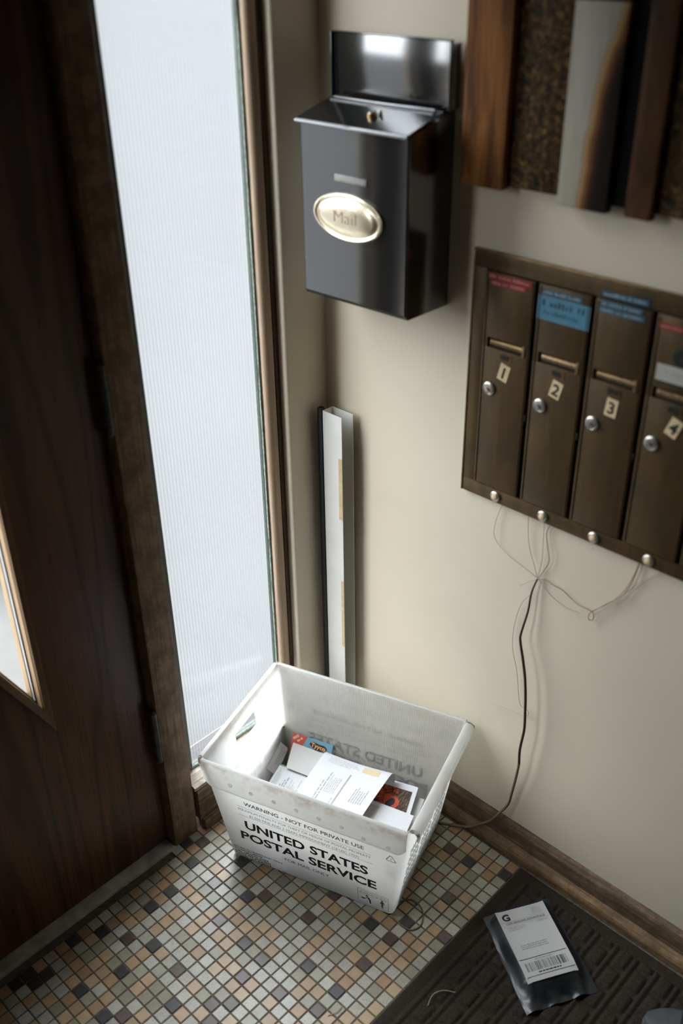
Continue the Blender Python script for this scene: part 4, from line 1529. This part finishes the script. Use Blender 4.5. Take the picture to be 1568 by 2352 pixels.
def tub_print(back):
    def at(x, s_):
        up = UPB if back else UPF
        base = Vector((0, hb(0) if back else hf(0), 0))
        nrm = Vector((0, up.z, -up.y)) if back else Vector((0, -up.z, up.y))
        o = base + up * s_ + nrm * (-0.0026 if back else 0.0006) + Vector((-x if back else x, 0, 0))
        return frame(o, (-1 if back else 1, 0, 0), up)
    mb = MB()
    tl = lambda body, x0, x1, s0, h, b: mb.text(body, at(x0, s0), width=x1 - x0, height=h, bold=b)
    tl('WARNING - NOT FOR PRIVATE USE', -0.1445, 0.1395, 0.2035, 0.0118, 0.012)
    tl('MAXIMUM PENALTY FOR THEFT OR MISUSE OF POSTAL PROPERTY', -0.1600, 0.1540, 0.1815, 0.0078, -0.006)
    tl('$1,000 FINE AND 3 YEARS IMPRISONMENT (18 USC 1707)', -0.1345, 0.1265, 0.1675, 0.0080, -0.006)
    tl('UNITED STATES', -0.1500, 0.1460, 0.1215, 0.0270, 0.030)
    tl('POSTAL SERVICE', -0.1650, 0.1640, 0.0805, 0.0265, 0.030)
    tl('FOR MAIL ONLY', -0.0575, 0.0510, 0.0565, 0.0098, -0.002)
    tl('RETURN TO NEAREST POST OFFICE', -0.1900, -0.0655, 0.0370, 0.0048, 0.02)
    mb.text('TO REPORT MISUSE', at(-0.1890, 0.0300), width=0.072, height=0.0046, bold=0.02)
    rz_ = random.Random(4)
    mb.marks(at(-0.1880, 0.0232), 0.086, 0.0044, (4, 8, 5), 0, rz_)
    mb.marks(at(-0.1875, 0.0166), 0.092, 0.0042, (6, 3, 9), 0, rz_)
    mb.marks(at(-0.1860, 0.0102), 0.090, 0.0042, (7, 4, 8), 0, rz_)
    bar = lambda x0, x1, s0, s1: mb.add([(0, 0, 0), (x1 - x0, 0, 0), (x1 - x0, s1 - s0, 0), (0, s1 - s0, 0)], [(0, 1, 2, 3)], 0, at(x0, s0))
    bar(-0.1622, 0.1565, 0.1942, 0.1949)
    bar(-0.1632, 0.1566, 0.1648, 0.1655)

    def poly(pts, x, s_):
        mb.add([(p[0], p[1], 0) for p in pts], [tuple(range(len(pts)))], 0, at(x, s_))
    # recycling triangle with a 2
    T = [Vector((0.0, 0.0205)), Vector((-0.0118, 0.0)), Vector((0.0118, 0.0))]
    for k in range(3):
        a, b = T[k], T[(k + 1) % 3]
        d = (b - a)
        nn = Vector((-d.y, d.x)).normalized() * 0.0009
        for u0, u1 in ((0.08, 0.44), (0.54, 0.93)):
            p, q = a + d * u0, a + d * u1
            poly([p - nn, q - nn, q + nn, p + nn], 0.1995, 0.1985)
        p, q = a + d * 0.50, a + d * 0.62
        poly([p - nn * 2.2, q, p + nn * 2.2], 0.1995, 0.1985)
    mb.text('2', at(0.1995, 0.2030), height=0.0066, align='C')
    # boxed pictogram
    bx0, bx1, bs0, bs1 = 0.1185, 0.1900, 0.0138, 0.0618
    w_ = 0.0007
    for r in ((bx0, bx1, bs0, bs0 + w_), (bx0, bx1, bs1 - w_, bs1), (bx0, bx0 + w_, bs0, bs1), (bx1 - w_, bx1, bs0, bs1)):
        bar(*r)
    mb.text('TO REMOVE FULL TRAYS', at(0.1255, 0.0535), width=0.060, height=0.0040, bold=0.0)
    mb.marks(at(0.1225, 0.0480), 0.064, 0.0030, (3, 6, 4, 3, 7), 0, rz_)
    circ = lambda x, y, r: [(x + r * math.cos(2 * PI * k / 10), y + r * math.sin(2 * PI * k / 10)) for k in range(10)]
    # bending figure lifting a tray
    poly(circ(0.0215, 0.0290, 0.0027), bx0, bs0)
    poly([(0.0215, 0.0262), (0.0262, 0.0250), (0.0300, 0.0175), (0.0308, 0.0045), (0.0278, 0.0045), (0.0262, 0.0150), (0.0228, 0.0225)], bx0, bs0)
    poly([(0.0222, 0.0245), (0.0180, 0.0165), (0.0140, 0.0175), (0.0140, 0.0190), (0.0178, 0.0185), (0.0210, 0.0255)], bx0, bs0)
    poly([(0.0075, 0.0185), (0.0165, 0.0185), (0.0158, 0.0145), (0.0082, 0.0145)], bx0, bs0)
    mb.text('1', at(bx0 + 0.0215, bs0 + 0.0055), height=0.0060, align='C')
    # standing figure
    poly(circ(0.0570, 0.0300, 0.0026), bx0, bs0)
    poly([(0.0535, 0.0268), (0.0605, 0.0268), (0.0622, 0.0180), (0.0608, 0.0178), (0.0592, 0.0235), (0.0588, 0.0040), (0.0574, 0.0040), (0.0570, 0.0145), (0.0566, 0.0040), (0.0552, 0.0040), (0.0548, 0.0235), (0.0532, 0.0178), (0.0518, 0.0180)], bx0, bs0)
    poly([(0.0385, 0.0098), (0.0540, 0.0098), (0.0540, 0.0104), (0.0385, 0.0104)], bx0, bs0)
    return mb.build('printed_lettering', M['black_ink'], body_o, smooth=False)


tub_print(False)
tub_print(True)

# ------------------------------------------------------------------ mail in the tub (placed in tub coordinates)
TM_ = Matrix.Translation((0.2015, 0.104, 0)) @ Matrix.Rotation(ANG, 4, 'Z')
rm_ = random.Random(17)


def mail(name, label, cat, fn, nu, nv, thick, mats, extra=None, origin=None):
    """a sheet-like piece of mail; fn gives tub coordinates, extra(mb, f) prints on it"""
    o3 = TM_ @ Vector(origin if origin else fn(0.5, 0.5))
    f = lambda u, v_: (TM_ @ Vector(fn(u, v_))) - o3
    e = empty(name, o3)
    tag(e, label, cat, 'mail in the tub')
    vv_, f_ = sheet_geo(f, nu, nv, thick)
    MB().add(vv_, f_).build('sheet', mats[0], e, angle=40)
    if extra:
        extra(e, f)
    return e


def prt(e, f, fill, name, mats):
    mb = MB()
    fill(mb, f)
    mb.build(name, mats, e, smooth=False)


def quad_fn(tl_, tr_, bl_, br_, bow=0.0):
    tl_, tr_, bl_, br_ = map(Vector, (tl_, tr_, bl_, br_))

    def fn(u, v_):                      # u left->right, v bottom->top
        p = bl_.lerp(br_, u).lerp(tl_.lerp(tr_, u), v_)
        return (p.x, p.y, p.z + bow * math.sin(PI * max(0, min(1, v_))))
    return fn


# thick catalogues lying at the bottom
mail('catalogue', 'thick white catalogue lying flat at the bottom of the tub', 'catalogue', quad_fn((-0.185, 0.098, 0.026), (0.150, 0.098, 0.026), (-0.185, -0.125, 0.026), (0.150, -0.125, 0.026)), 2, 2, 0.021, [M['paper_warm']])
mail('catalogue', 'second catalogue lying under the loose letters in the tub', 'catalogue', quad_fn((-0.170, 0.100, 0.056), (0.165, 0.106, 0.056), (-0.165, -0.128, 0.056), (0.170, -0.122, 0.056)), 2, 2, 0.028, [M['paper']])
# red and blue magazine standing against the back wall
fnm = quad_fn((-0.1865, 0.1385, 0.134), (-0.0785, 0.1385, 0.134), (-0.1800, 0.085, 0.0600), (-0.0720, 0.085, 0.0600))


def mag(e, f):
    mb = MB()
    P = [Vector(f(u, v_)) for u, v_ in ((0, 0.4), (0, 1), (0.36, 1), (0.18, 0.4))]
    n = (P[3] - P[0]).cross(P[1] - P[0]).normalized() * 0.0005
    mb.add([p + n for p in P], [(0, 3, 2, 1)], 0)
    ux = (Vector(f(1, 1)) - Vector(f(0, 1))).normalized()
    uy = (Vector(f(0, 1)) - Vector(f(0, 0))).normalized()
    rot = Matrix.Rotation(0.75, 4, 'Z')
    mb.text('FREE', frame(P[1] + n * 2 - uy * 0.0165 + ux * 0.006, ux, uy) @ rot, width=0.017, height=0.0062, bold=0.02, mat=1)
    mb.marks(frame(P[1] + n * 2 - uy * 0.0190 + ux * 0.017, ux, uy) @ rot, 0.016, 0.0050, (4, 3), 1, rm_)
    c_ = Vector(f(0.66, 0.83)) + n
    mm = frame(c_, ux, uy) @ Matrix.Rotation(-0.06, 4, 'Z')
    mb.add([(0.0235 * math.cos(2 * PI * k / 20), 0.0088 * math.sin(2 * PI * k / 20) * (1 + 0.25 * math.sin(6 * PI * k / 20)), 0) for k in range(20)], [tuple(range(20))], 2, mm)
    mb.text('Tyyco', mm @ Matrix.Translation((0, -0.0040, 0.0003)), width=0.039, height=0.0100, bold=0.02, mat=3, align='C')
    mb.build('cover_print', [M['red_print'], M['cream_ink'], M['black_ink'], M['orange_print']], e, smooth=False)


mail('magazine', 'blue and red magazine standing against the tub wall, mostly covered', 'magazine', fnm, 2, 2, 0.0025, [M['blue_print']], mag)
# envelope standing at the window end, with a postmark
fnp = quad_fn((-0.2060, 0.110, 0.118), (-0.1905, 0.116, 0.098), (-0.2020, 0.030, 0.106), (-0.1800, 0.035, 0.085))


def postm(e, f):
    prt(e, f, lambda mb, g: [lines_on(mb, g, 0.42, 0.80, 0.30, 0.85, 6, 0, rm_, 0.4, 'u'), patch(mb, g, 0.38, 0.41, 0.25, 0.9, mat=0), patch(mb, g, 0.82, 0.85, 0.25, 0.9, mat=0)], 'postmark', [M['grey_ink']])


mail('envelope', 'grey postmarked envelope wedged at the window end of the tub', 'envelope', fnp, 3, 3, 0.0012, [M['paper_warm']], postm)
# green photo card under the printed card
fng = quad_fn((-0.1880, 0.0660, 0.0950), (-0.0800, 0.0640, 0.0950), (-0.1800, -0.075, 0.0800), (-0.0700, -0.075, 0.0800))
mail('photo_card', 'green photo card peeking out under the printed letter card', 'card', fng, 2, 2, 0.0010, [M['green_print']],
     lambda e, f: prt(e, f, lambda mb, g: patch(mb, g, 0.62, 0.995, 0.80, 0.995, mat=0), 'photo_patch', [M['cream_print']]))
# printed card at the front left
fnc = quad_fn((-0.1820, 0.0570, 0.1000), (-0.0760, 0.0560, 0.1010), (-0.1740, -0.105, 0.0900), (-0.0680, -0.105, 0.0910), 0.003)


def card(e, f):
    def go(mb, g):
        lines_on(mb, g, 0.05, 0.18, 0.62, 0.97, 5, 0, rm_, 0.35, 'v')
        lines_on(mb, g, 0.24, 0.40, 0.30, 0.90, 3, 1, rm_, 0.55, 'v')
        lines_on(mb, g, 0.42, 0.72, 0.30, 0.92, 9, 0, rm_, 0.35, 'v')
        lines_on(mb, g, 0.78, 0.95, 0.30, 0.72, 3, 1, rm_, 0.4, 'v')
    prt(e, f, go, 'card_print', [M['pale_ink'], M['grey_ink']])


mail('letter_card', 'printed white letter card at the front of the tub', 'letter', fnc, 4, 6, 0.0006, [M['paper']], card)
# plain white folded card in front of the magazine
fnw = quad_fn((-0.1790, 0.1225, 0.1170), (-0.0700, 0.1215, 0.1140), (-0.1600, 0.0500, 0.1080), (-0.0560, 0.0480, 0.1050), 0.001)
mail('blank_card', 'plain white card lying in front of the magazine in the tub', 'card', fnw, 4, 4, 0.0012, [M['paper_warm']])
# photo card with red flower
fnf = quad_fn((0.0480, 0.1280, 0.0960), (0.1475, 0.1240, 0.1060), (0.0640, 0.0180, 0.0900), (0.1625, 0.0140, 0.0960))


def flow(e, f):
    def go(mb, g):
        patch(mb, g, 0.04, 0.58, 0.06, 0.84, 0.0004, 6, 6, 0)
        patch(mb, g, 0.58, 0.90, 0.06, 0.84, 0.0004, 6, 6, 1)
        c_ = [0.46, 0.42]
        # dark centre and red petals
        e_ = 1e-3
        for rr, mt, off in ((0.20, 2, 0.0007), (0.105, 3, 0.0010)):
            vv_ = []
            for k in range(16):
                a = 2 * PI * k / 16
                q = 1 + (0.18 * math.sin(3 * a + 0.6) if mt == 2 else 0.3 * math.sin(2 * a))
                p = Vector(g(c_[0] + rr * 0.95 * q * math.cos(a), c_[1] + rr * 1.15 * q * math.sin(a)))
                n = (Vector(g(0.5 + e_, 0.5)) - Vector(g(0.5, 0.5))).cross(Vector(g(0.5, 0.5 + e_)) - Vector(g(0.5, 0.5))).normalized()
                vv_.append(p + n * off)
            mb.add(vv_, [tuple(range(16))], mt)
    prt(e, f, go, 'flower_photo', [M['flower'], M['straw_print'], M['red_flower'], M['black_ink']])


M['red_flower'] = plain('red_petal_print', (0.55, 0.075, 0.025), 0.35, var=0.2, scale=50)
mail('photo_print', 'white-bordered photo print of a red flower lying in the tub', 'photo', fnf, 3, 4, 0.0005, [M['paper']], flow)
fnq = quad_fn((0.090, 0.114, 0.086), (0.1690, 0.110, 0.090), (0.098, -0.020, 0.080), (0.1745, -0.024, 0.080))
mail('envelope', 'pale grey envelope under the red flower print', 'envelope', fnq, 2, 2, 0.0012, [M['paper_warm']])
# window envelope at the front right
fne = quad_fn((-0.0200, 0.0480, 0.1060), (0.1700, 0.0400, 0.1080), (-0.0300, -0.110, 0.0960), (0.1780, -0.112, 0.1000), 0.003)
mail('window_envelope', 'large white window envelope at the front right of the tub', 'envelope', fne, 6, 6, 0.0018, [M['paper']],
     lambda e, f: prt(e, f, lambda mb, g: patch(mb, g, 0.20, 0.58, 0.40, 0.93, 0.0005, 4, 4, 0), 'window_film', [M['env_window']]))


# curled printed letter on top: arches over and rolls down at the back
def fnl(u, v_):
    x0 = -0.0960 + 0.012 * v_
    w = 0.160 + 0.016 * v_
    # arc: front slope then a roll near the back
    s_ = v_ * 0.285
    if s_ < 0.225:
        y = -0.105 + s_ * 0.995
        z = 0.1060 + 0.020 * math.sin(PI * 0.5 * s_ / 0.225)
    else:
        a = (s_ - 0.225) / 0.022
        a = min(a, 2.6)
        y = 0.1189 + 0.019 * math.sin(a)
        z = 0.1070 + 0.019 * math.cos(a)
    y -= 0.016
    z += 0.004
    z += 0.010 * (u - 0.5) ** 2 * 2 + 0.004 * u
    return (x0 + w * u, y, z)


def letter(e, f):
    def go(mb, g):
        lines_on(mb, g, 0.22, 0.30, 0.30, 0.66, 2, 1, rm_, 0.35, 'v')
        lines_on(mb, g, 0.30, 0.46, 0.44, 0.66, 6, 0, rm_, 0.35, 'v')
        patch(mb, g, 0.505, 0.525, 0.10, 0.68, 0.0004, 2, 10, 1)
        lines_on(mb, g, 0.46, 0.50, 0.20, 0.50, 1, 0, rm_, 0.35, 'v')
        lines_on(mb, g, 0.70, 0.90, 0.42, 0.62, 6, 1, rm_, 0.35, 'v')
        patch(mb, g, 0.62, 0.86, 0.74, 0.80, 0.0004, 4, 4, 2)
        patch(mb, g, 0.66, 0.93, 0.05, 0.20, 0.0004, 4, 4, 2)
        lines_on(mb, g, 0.12, 0.58, 0.735, 0.80, 4, 0, rm_, 0.3, 'u')
    prt(e, f, go, 'letter_print', [M['pale_ink'], M['grey_ink'], M['peach']])


mail('printed_letter', 'curled printed white letter on top of the mail in the tub', 'letter', fnl, 10, 36, 0.0004, [M['paper']], letter)

# ------------------------------------------------------------------ floor mat
mat_o = empty('floor_mat', (0.03, -0.78, 0.0))
tag(mat_o, 'dark brown ribbed entry mat on the tile floor along the wall', 'mat')
MX0, MX1, MY0, MY1 = -0.36, 0.4165, -1.36, -0.2585
nx, ny = 300, 380


def mat_h(x, y):
    dx = min(x - MX0, MX1 - x)
    dy = min(y - MY0, MY1 - y)
    e = min(dx, dy)
    h = 0.0045
    if e < 0.004:
        return 0.0008 + 0.0037 * math.sqrt(max(0, e / 0.004))
    if e < 0.030:
        if 0.021 < e < 0.030:
            h -= 0.0016 * math.sin(PI * (e - 0.021) / 0.009)
        return h
    py = 0.0450
    v_ = ((MY1 - 0.03 - y) / py)
    row = math.floor(v_)
    fv = v_ - row
    px = 0.0560
    w = (x - MX0) / px + (0.5 if row % 2 else 0.0)
    fu = w - math.floor(w)

    def rise(t_, a, b, s_):
        return max(0.0, min(1.0, (t_ - a) / s_)) * max(0.0, min(1.0, (b - t_) / s_))
    if fv < 0.26:                      # long bar
        k = 0.8 * rise(fv, 0.03, 0.25, 0.07)
    else:
        k = rise(fv, 0.36, 0.95, 0.10) * rise(fu, 0.08, 0.90, 0.09)
    return h + 0.0055 * math.sqrt(k) - 0.0012


rmx = random.Random(2)
vv, ff = [], []
for i in range(nx + 1):
    for j in range(ny + 1):
        x = MX0 + (MX1 - MX0) * i / nx
        y = MY0 + (MY1 - MY0) * j / ny
        vv.append((x - 0.03, y + 0.78, mat_h(x, y) + rmx.uniform(-0.0003, 0.0003)))
w = ny + 1
for i in range(nx):
    for j in range(ny):
        a = i * w + j
        ff.append((a, a + w, a + w + 1, a + 1))
nb_ = len(vv)
ring = [i * w for i in range(nx + 1)] + [nx * w + j for j in range(1, ny + 1)] + [i * w + ny for i in range(nx - 1, -1, -1)] + [j for j in range(ny - 1, 0, -1)]
for q in ring:
    vv.append((vv[q][0], vv[q][1], 0.0003))
m = len(ring)
for q in range(m):
    ff.append((ring[(q + 1) % m], ring[q], nb_ + q, nb_ + (q + 1) % m))
ff.append(tuple(range(nb_, nb_ + m))[::-1])
MB().add(vv, ff).build('pile', M['mat'], mat_o, angle=80)

# ------------------------------------------------------------------ parcel in a black mailer bag
PANG = math.atan2(-0.056, 0.095)
par = empty('mailer_bag', (0.256, -0.413, 0.0085), PANG)
tag(par, 'black plastic mailer bag with white shipping label lying on the mat', 'parcel')
rb = random.Random(8)
wob = [(rb.uniform(20, 70), rb.uniform(20, 70), rb.uniform(0, 6), rb.uniform(0.0004, 0.0011)) for _ in range(9)]
BW, BL_ = 0.154, 0.226


def bag(u, v_):
    """u right, v up (towards the tub); returns local top point"""
    x = (u - 0.5) * BW * (1 + 0.03 * math.sin(3 * v_ + 1))
    y = (v_ - 0.5) * BL_ + 0.006 * math.sin(2.2 * u)
    e = min(u * BW, (1 - u) * BW) / 0.030
    g = min(v_ * BL_ / 0.055, (1 - v_) * BL_ / 0.022)
    k = min(1, e) * min(1, max(g, 0))
    k = k * k * (3 - 2 * k)
    z = 0.0025 + 0.0205 * k
    if k < 0.97:
        for a, b, c_, d in wob:
            z += d * math.sin(a * x * 1.7 + b * y + c_) * (1 - k) * 1.4
    if v_ < 0.12:
        z += 0.004 * math.sin(u * 19) * (0.12 - v_) / 0.12
    return (x, y, max(z, 0.0012))


vv_, f_ = [], []
nu, nv = 60, 80
for i in range(nu + 1):
    for j in range(nv + 1):
        vv_.append(bag(i / nu, j / nv))
w = nv + 1
for i in range(nu):
    for j in range(nv):
        a = i * w + j
        f_.append((a, a + w, a + w + 1, a + 1))
ring = [i * w for i in range(nu + 1)] + [nu * w + j for j in range(1, nv + 1)] + [i * w + nv for i in range(nu - 1, -1, -1)] + [j for j in range(nv - 1, 0, -1)]
nb_ = len(vv_)
for q in ring:
    vv_.append((vv_[q][0] * 0.985, vv_[q][1] * 0.99, 0.0003))
m = len(ring)
for q in range(m):
    f_.append((ring[(q + 1) % m], ring[q], nb_ + q, nb_ + (q + 1) % m))
f_.append(tuple(range(nb_, nb_ + m))[::-1])
MB().add(vv_, f_).build('plastic_bag', M['poly'], par, angle=70)
# label: rides on the bag
LX0, LX1, LY0, LY1 = -0.0555, 0.0545, -0.0650, 0.1005


def lab(u, v_):
    x, y = LX0 + (LX1 - LX0) * u, LY0 + (LY1 - LY0) * v_
    p = bag(max(0, min(1, x / BW + 0.5)), max(0, min(1, y / BL_ + 0.5)))
    return (x, y, max(p[2], 0.0225 - 0.006 * max(0, 0.12 - v_) / 0.12) + 0.0012 + 0.0012 * math.sin(PI * u) * (1 - v_) + 0.0022 * (1 - min(1, 8 * min(u, 1 - u))))


vv_, f_ = sheet_geo(lab, 10, 14, 0.0004)
lab_o = MB().add(vv_, f_).build('shipping_label', M['paper_warm'], par, angle=60)
lp = MB()


def lx(u, v_):
    p = lab(u, v_)
    return Vector((p[0], p[1], p[2] + 0.0004))


def ltext(s_, u, v_, w_, h_, b_=0.0, mat=0):
    vv2, ff2, x0, x1, y1 = text_geo(s_, b_)
    pts = []
    for x, y in vv2:
        uu = u + (x - x0) / (x1 - x0) * w_
        vy = v_ + y / y1 * h_
        pts.append(lx(uu, vy))
    lp.add(pts, ff2, mat)


ltext('G', 0.085, 0.852, 0.155, 0.092, 0.045)
ltext('USPS GROUND ADVANTAGE', 0.115, 0.792, 0.79, 0.030, 0.004)
for (u0, u1, v0, v1, mt) in ((0.03, 0.97, 0.832, 0.835, 2), (0.03, 0.97, 0.776, 0.779, 2), (0.295, 0.299, 0.835, 0.985, 2), (0.03, 0.97, 0.293, 0.300, 0), (0.03, 0.97, 0.060, 0.066, 0),
                             (0.63, 0.97, 0.852, 0.855, 2), (0.63, 0.97, 0.972, 0.975, 2), (0.63, 0.634, 0.852, 0.975, 2), (0.966, 0.97, 0.852, 0.975, 2), (0.03, 0.033, 0.02, 0.985, 2)):
    patch(lp, lab, u0, u1, v0, v1, 0.0004, 6, 2, mt)
lines_on(lp, lab, 0.70, 0.92, 0.865, 0.965, 6, 1, rb, 0.4, 'u')
lines_on(lp, lab, 0.10, 0.48, 0.700, 0.765, 3, 1, rb, 0.4, 'u')
lines_on(lp, lab, 0.70, 0.95, 0.740, 0.772, 2, 1, rb, 0.4, 'u')
lines_on(lp, lab, 0.18, 0.78, 0.420, 0.500, 3, 1, rb, 0.45, 'u')
lines_on(lp, lab, 0.32, 0.70, 0.258, 0.282, 1, 1, rb, 0.7, 'u')
lines_on(lp, lab, 0.28, 0.74, 0.090, 0.112, 1, 0, rb, 0.7, 'u')
u = 0.09
while u < 0.91:
    wbar = rb.choice((0.004, 0.006, 0.010, 0.014))
    patch(lp, lab, u, u + wbar, 0.125, 0.240, 0.0004, 1, 4, 0 if rb.random() < 0.7 else 1)
    u += wbar + rb.choice((0.005, 0.008, 0.012))
lp.build('label_print', [M['black_ink'], M['grey_ink'], M['pale_ink']], lab_o, smooth=False)

# ------------------------------------------------------------------ small things on the floor
rbn = MB().tube([(0.1420, -0.1120, 0.0022), (0.1640, -0.1190, 0.0020), (0.1845, -0.1335, 0.0022), (0.1815, -0.1650, 0.0022), (0.1510, -0.1880, 0.0022), (0.1240, -0.1785, 0.0022), (0.1215, -0.1430, 0.0026), (0.1290, -0.1215, 0.0024)], 0.0015, n=8, closed=True)
o = rbn.build('rubber_band', M['band'], angle=80)
tag(o, 'tan rubber band lying on the tiles beside the tub corner', 'rubber band')


def straw(pts, r, label):
    o = MB().tube(pts, r, n=6).build('dry_grass_blade', M['straw'], angle=80)
    tag(o, label, 'grass blade', 'dry grass bits on the floor')


straw([(0.0140, -0.3180, 0.0125), (0.0370, -0.3120, 0.0150), (0.0590, -0.3205, 0.0135), (0.0730, -0.3400, 0.0115)], 0.0008, 'curved dry grass blade lying on the mat edge')
straw([(-0.1300, -0.1850, 0.0012), (-0.1120, -0.1930, 0.0030), (-0.0980, -0.1920, 0.0012)], 0.0007, 'short dry grass bit lying on the tiles')

# shoe at the corner of the mat
shoe = empty('shoe', (0.31, -0.768, 0.0090), 1.877)
tag(shoe, 'dark blue-grey shoe with ribbed upper at the corner of the mat', 'shoe')


def shoe_loop(t_, z, grow_=0.0):
    """half-width of the outline at t (0 heel, 1 toe)"""
    w_ = 0.034 + 0.014 * math.sin(PI * min(1, t_ * 1.05)) + (0.004 if t_ > 0.6 else 0)
    return max(0.0, w_ * math.sqrt(max(0.0, 1 - max(0, (t_ - 0.78) / 0.22) ** 2)) * (1 if t_ > 0.06 else 0.75) + grow_)


def shoe_part(name, z0, z1, t0, t1, mat, ridge=0.0, g0=0.0, g1=-0.004, n=90):
    mb = MB()
    rows = []
    for k in range(n + 1):
        t_ = t0 + (t1 - t0) * k / n
        x = -0.135 + 0.27 * t_
        rg = ridge * (0.5 + 0.5 * math.sin(2 * PI * k / 4.0))
        top = z1(t_) if callable(z1) else z1
        wa, wb_ = shoe_loop(t_, 0, g0), shoe_loop(t_, 0, g1)
        pts = []
        for a in [PI * q / 12 for q in range(13)]:
            pts.append((x, -math.cos(a) * (wa + (wb_ - wa) * math.sin(a)) * (1 if True else 0), z0 + (top - z0) * math.sin(a) ** 0.6 + rg * math.sin(a)))
        rows.append(pts)
    m_ = len(rows[0])
    vv2 = [p for r in rows for p in r]
    ff2 = [(k * m_ + q, (k + 1) * m_ + q, (k + 1) * m_ + (q + 1) % m_, k * m_ + (q + 1) % m_) for k in range(n) for q in range(m_)]
    ff2 += [tuple(range(m_)), tuple(range(n * m_, (n + 1) * m_))[::-1]]
    mb.add(vv2, ff2, 0)
    return mb.build(name, mat, shoe, angle=60)


shoe_part('sole', 0.0, 0.016, 0.0, 1.0, M['shoe_grey'], 0.0, 0.004, 0.004)
shoe_part('toe_cap', 0.012, lambda t_: 0.030 + 0.03 * (1 - t_), 0.74, 0.985, M['shoe_grey'])
shoe_part('upper', 0.012, lambda t_: 0.046 + 0.04 * max(0, 0.74 - t_), 0.30, 0.76, M['shoe_rib'], 0.0016)
shoe_part('heel_counter', 0.012, lambda t_: 0.075, 0.01, 0.31, M['shoe_tan'])
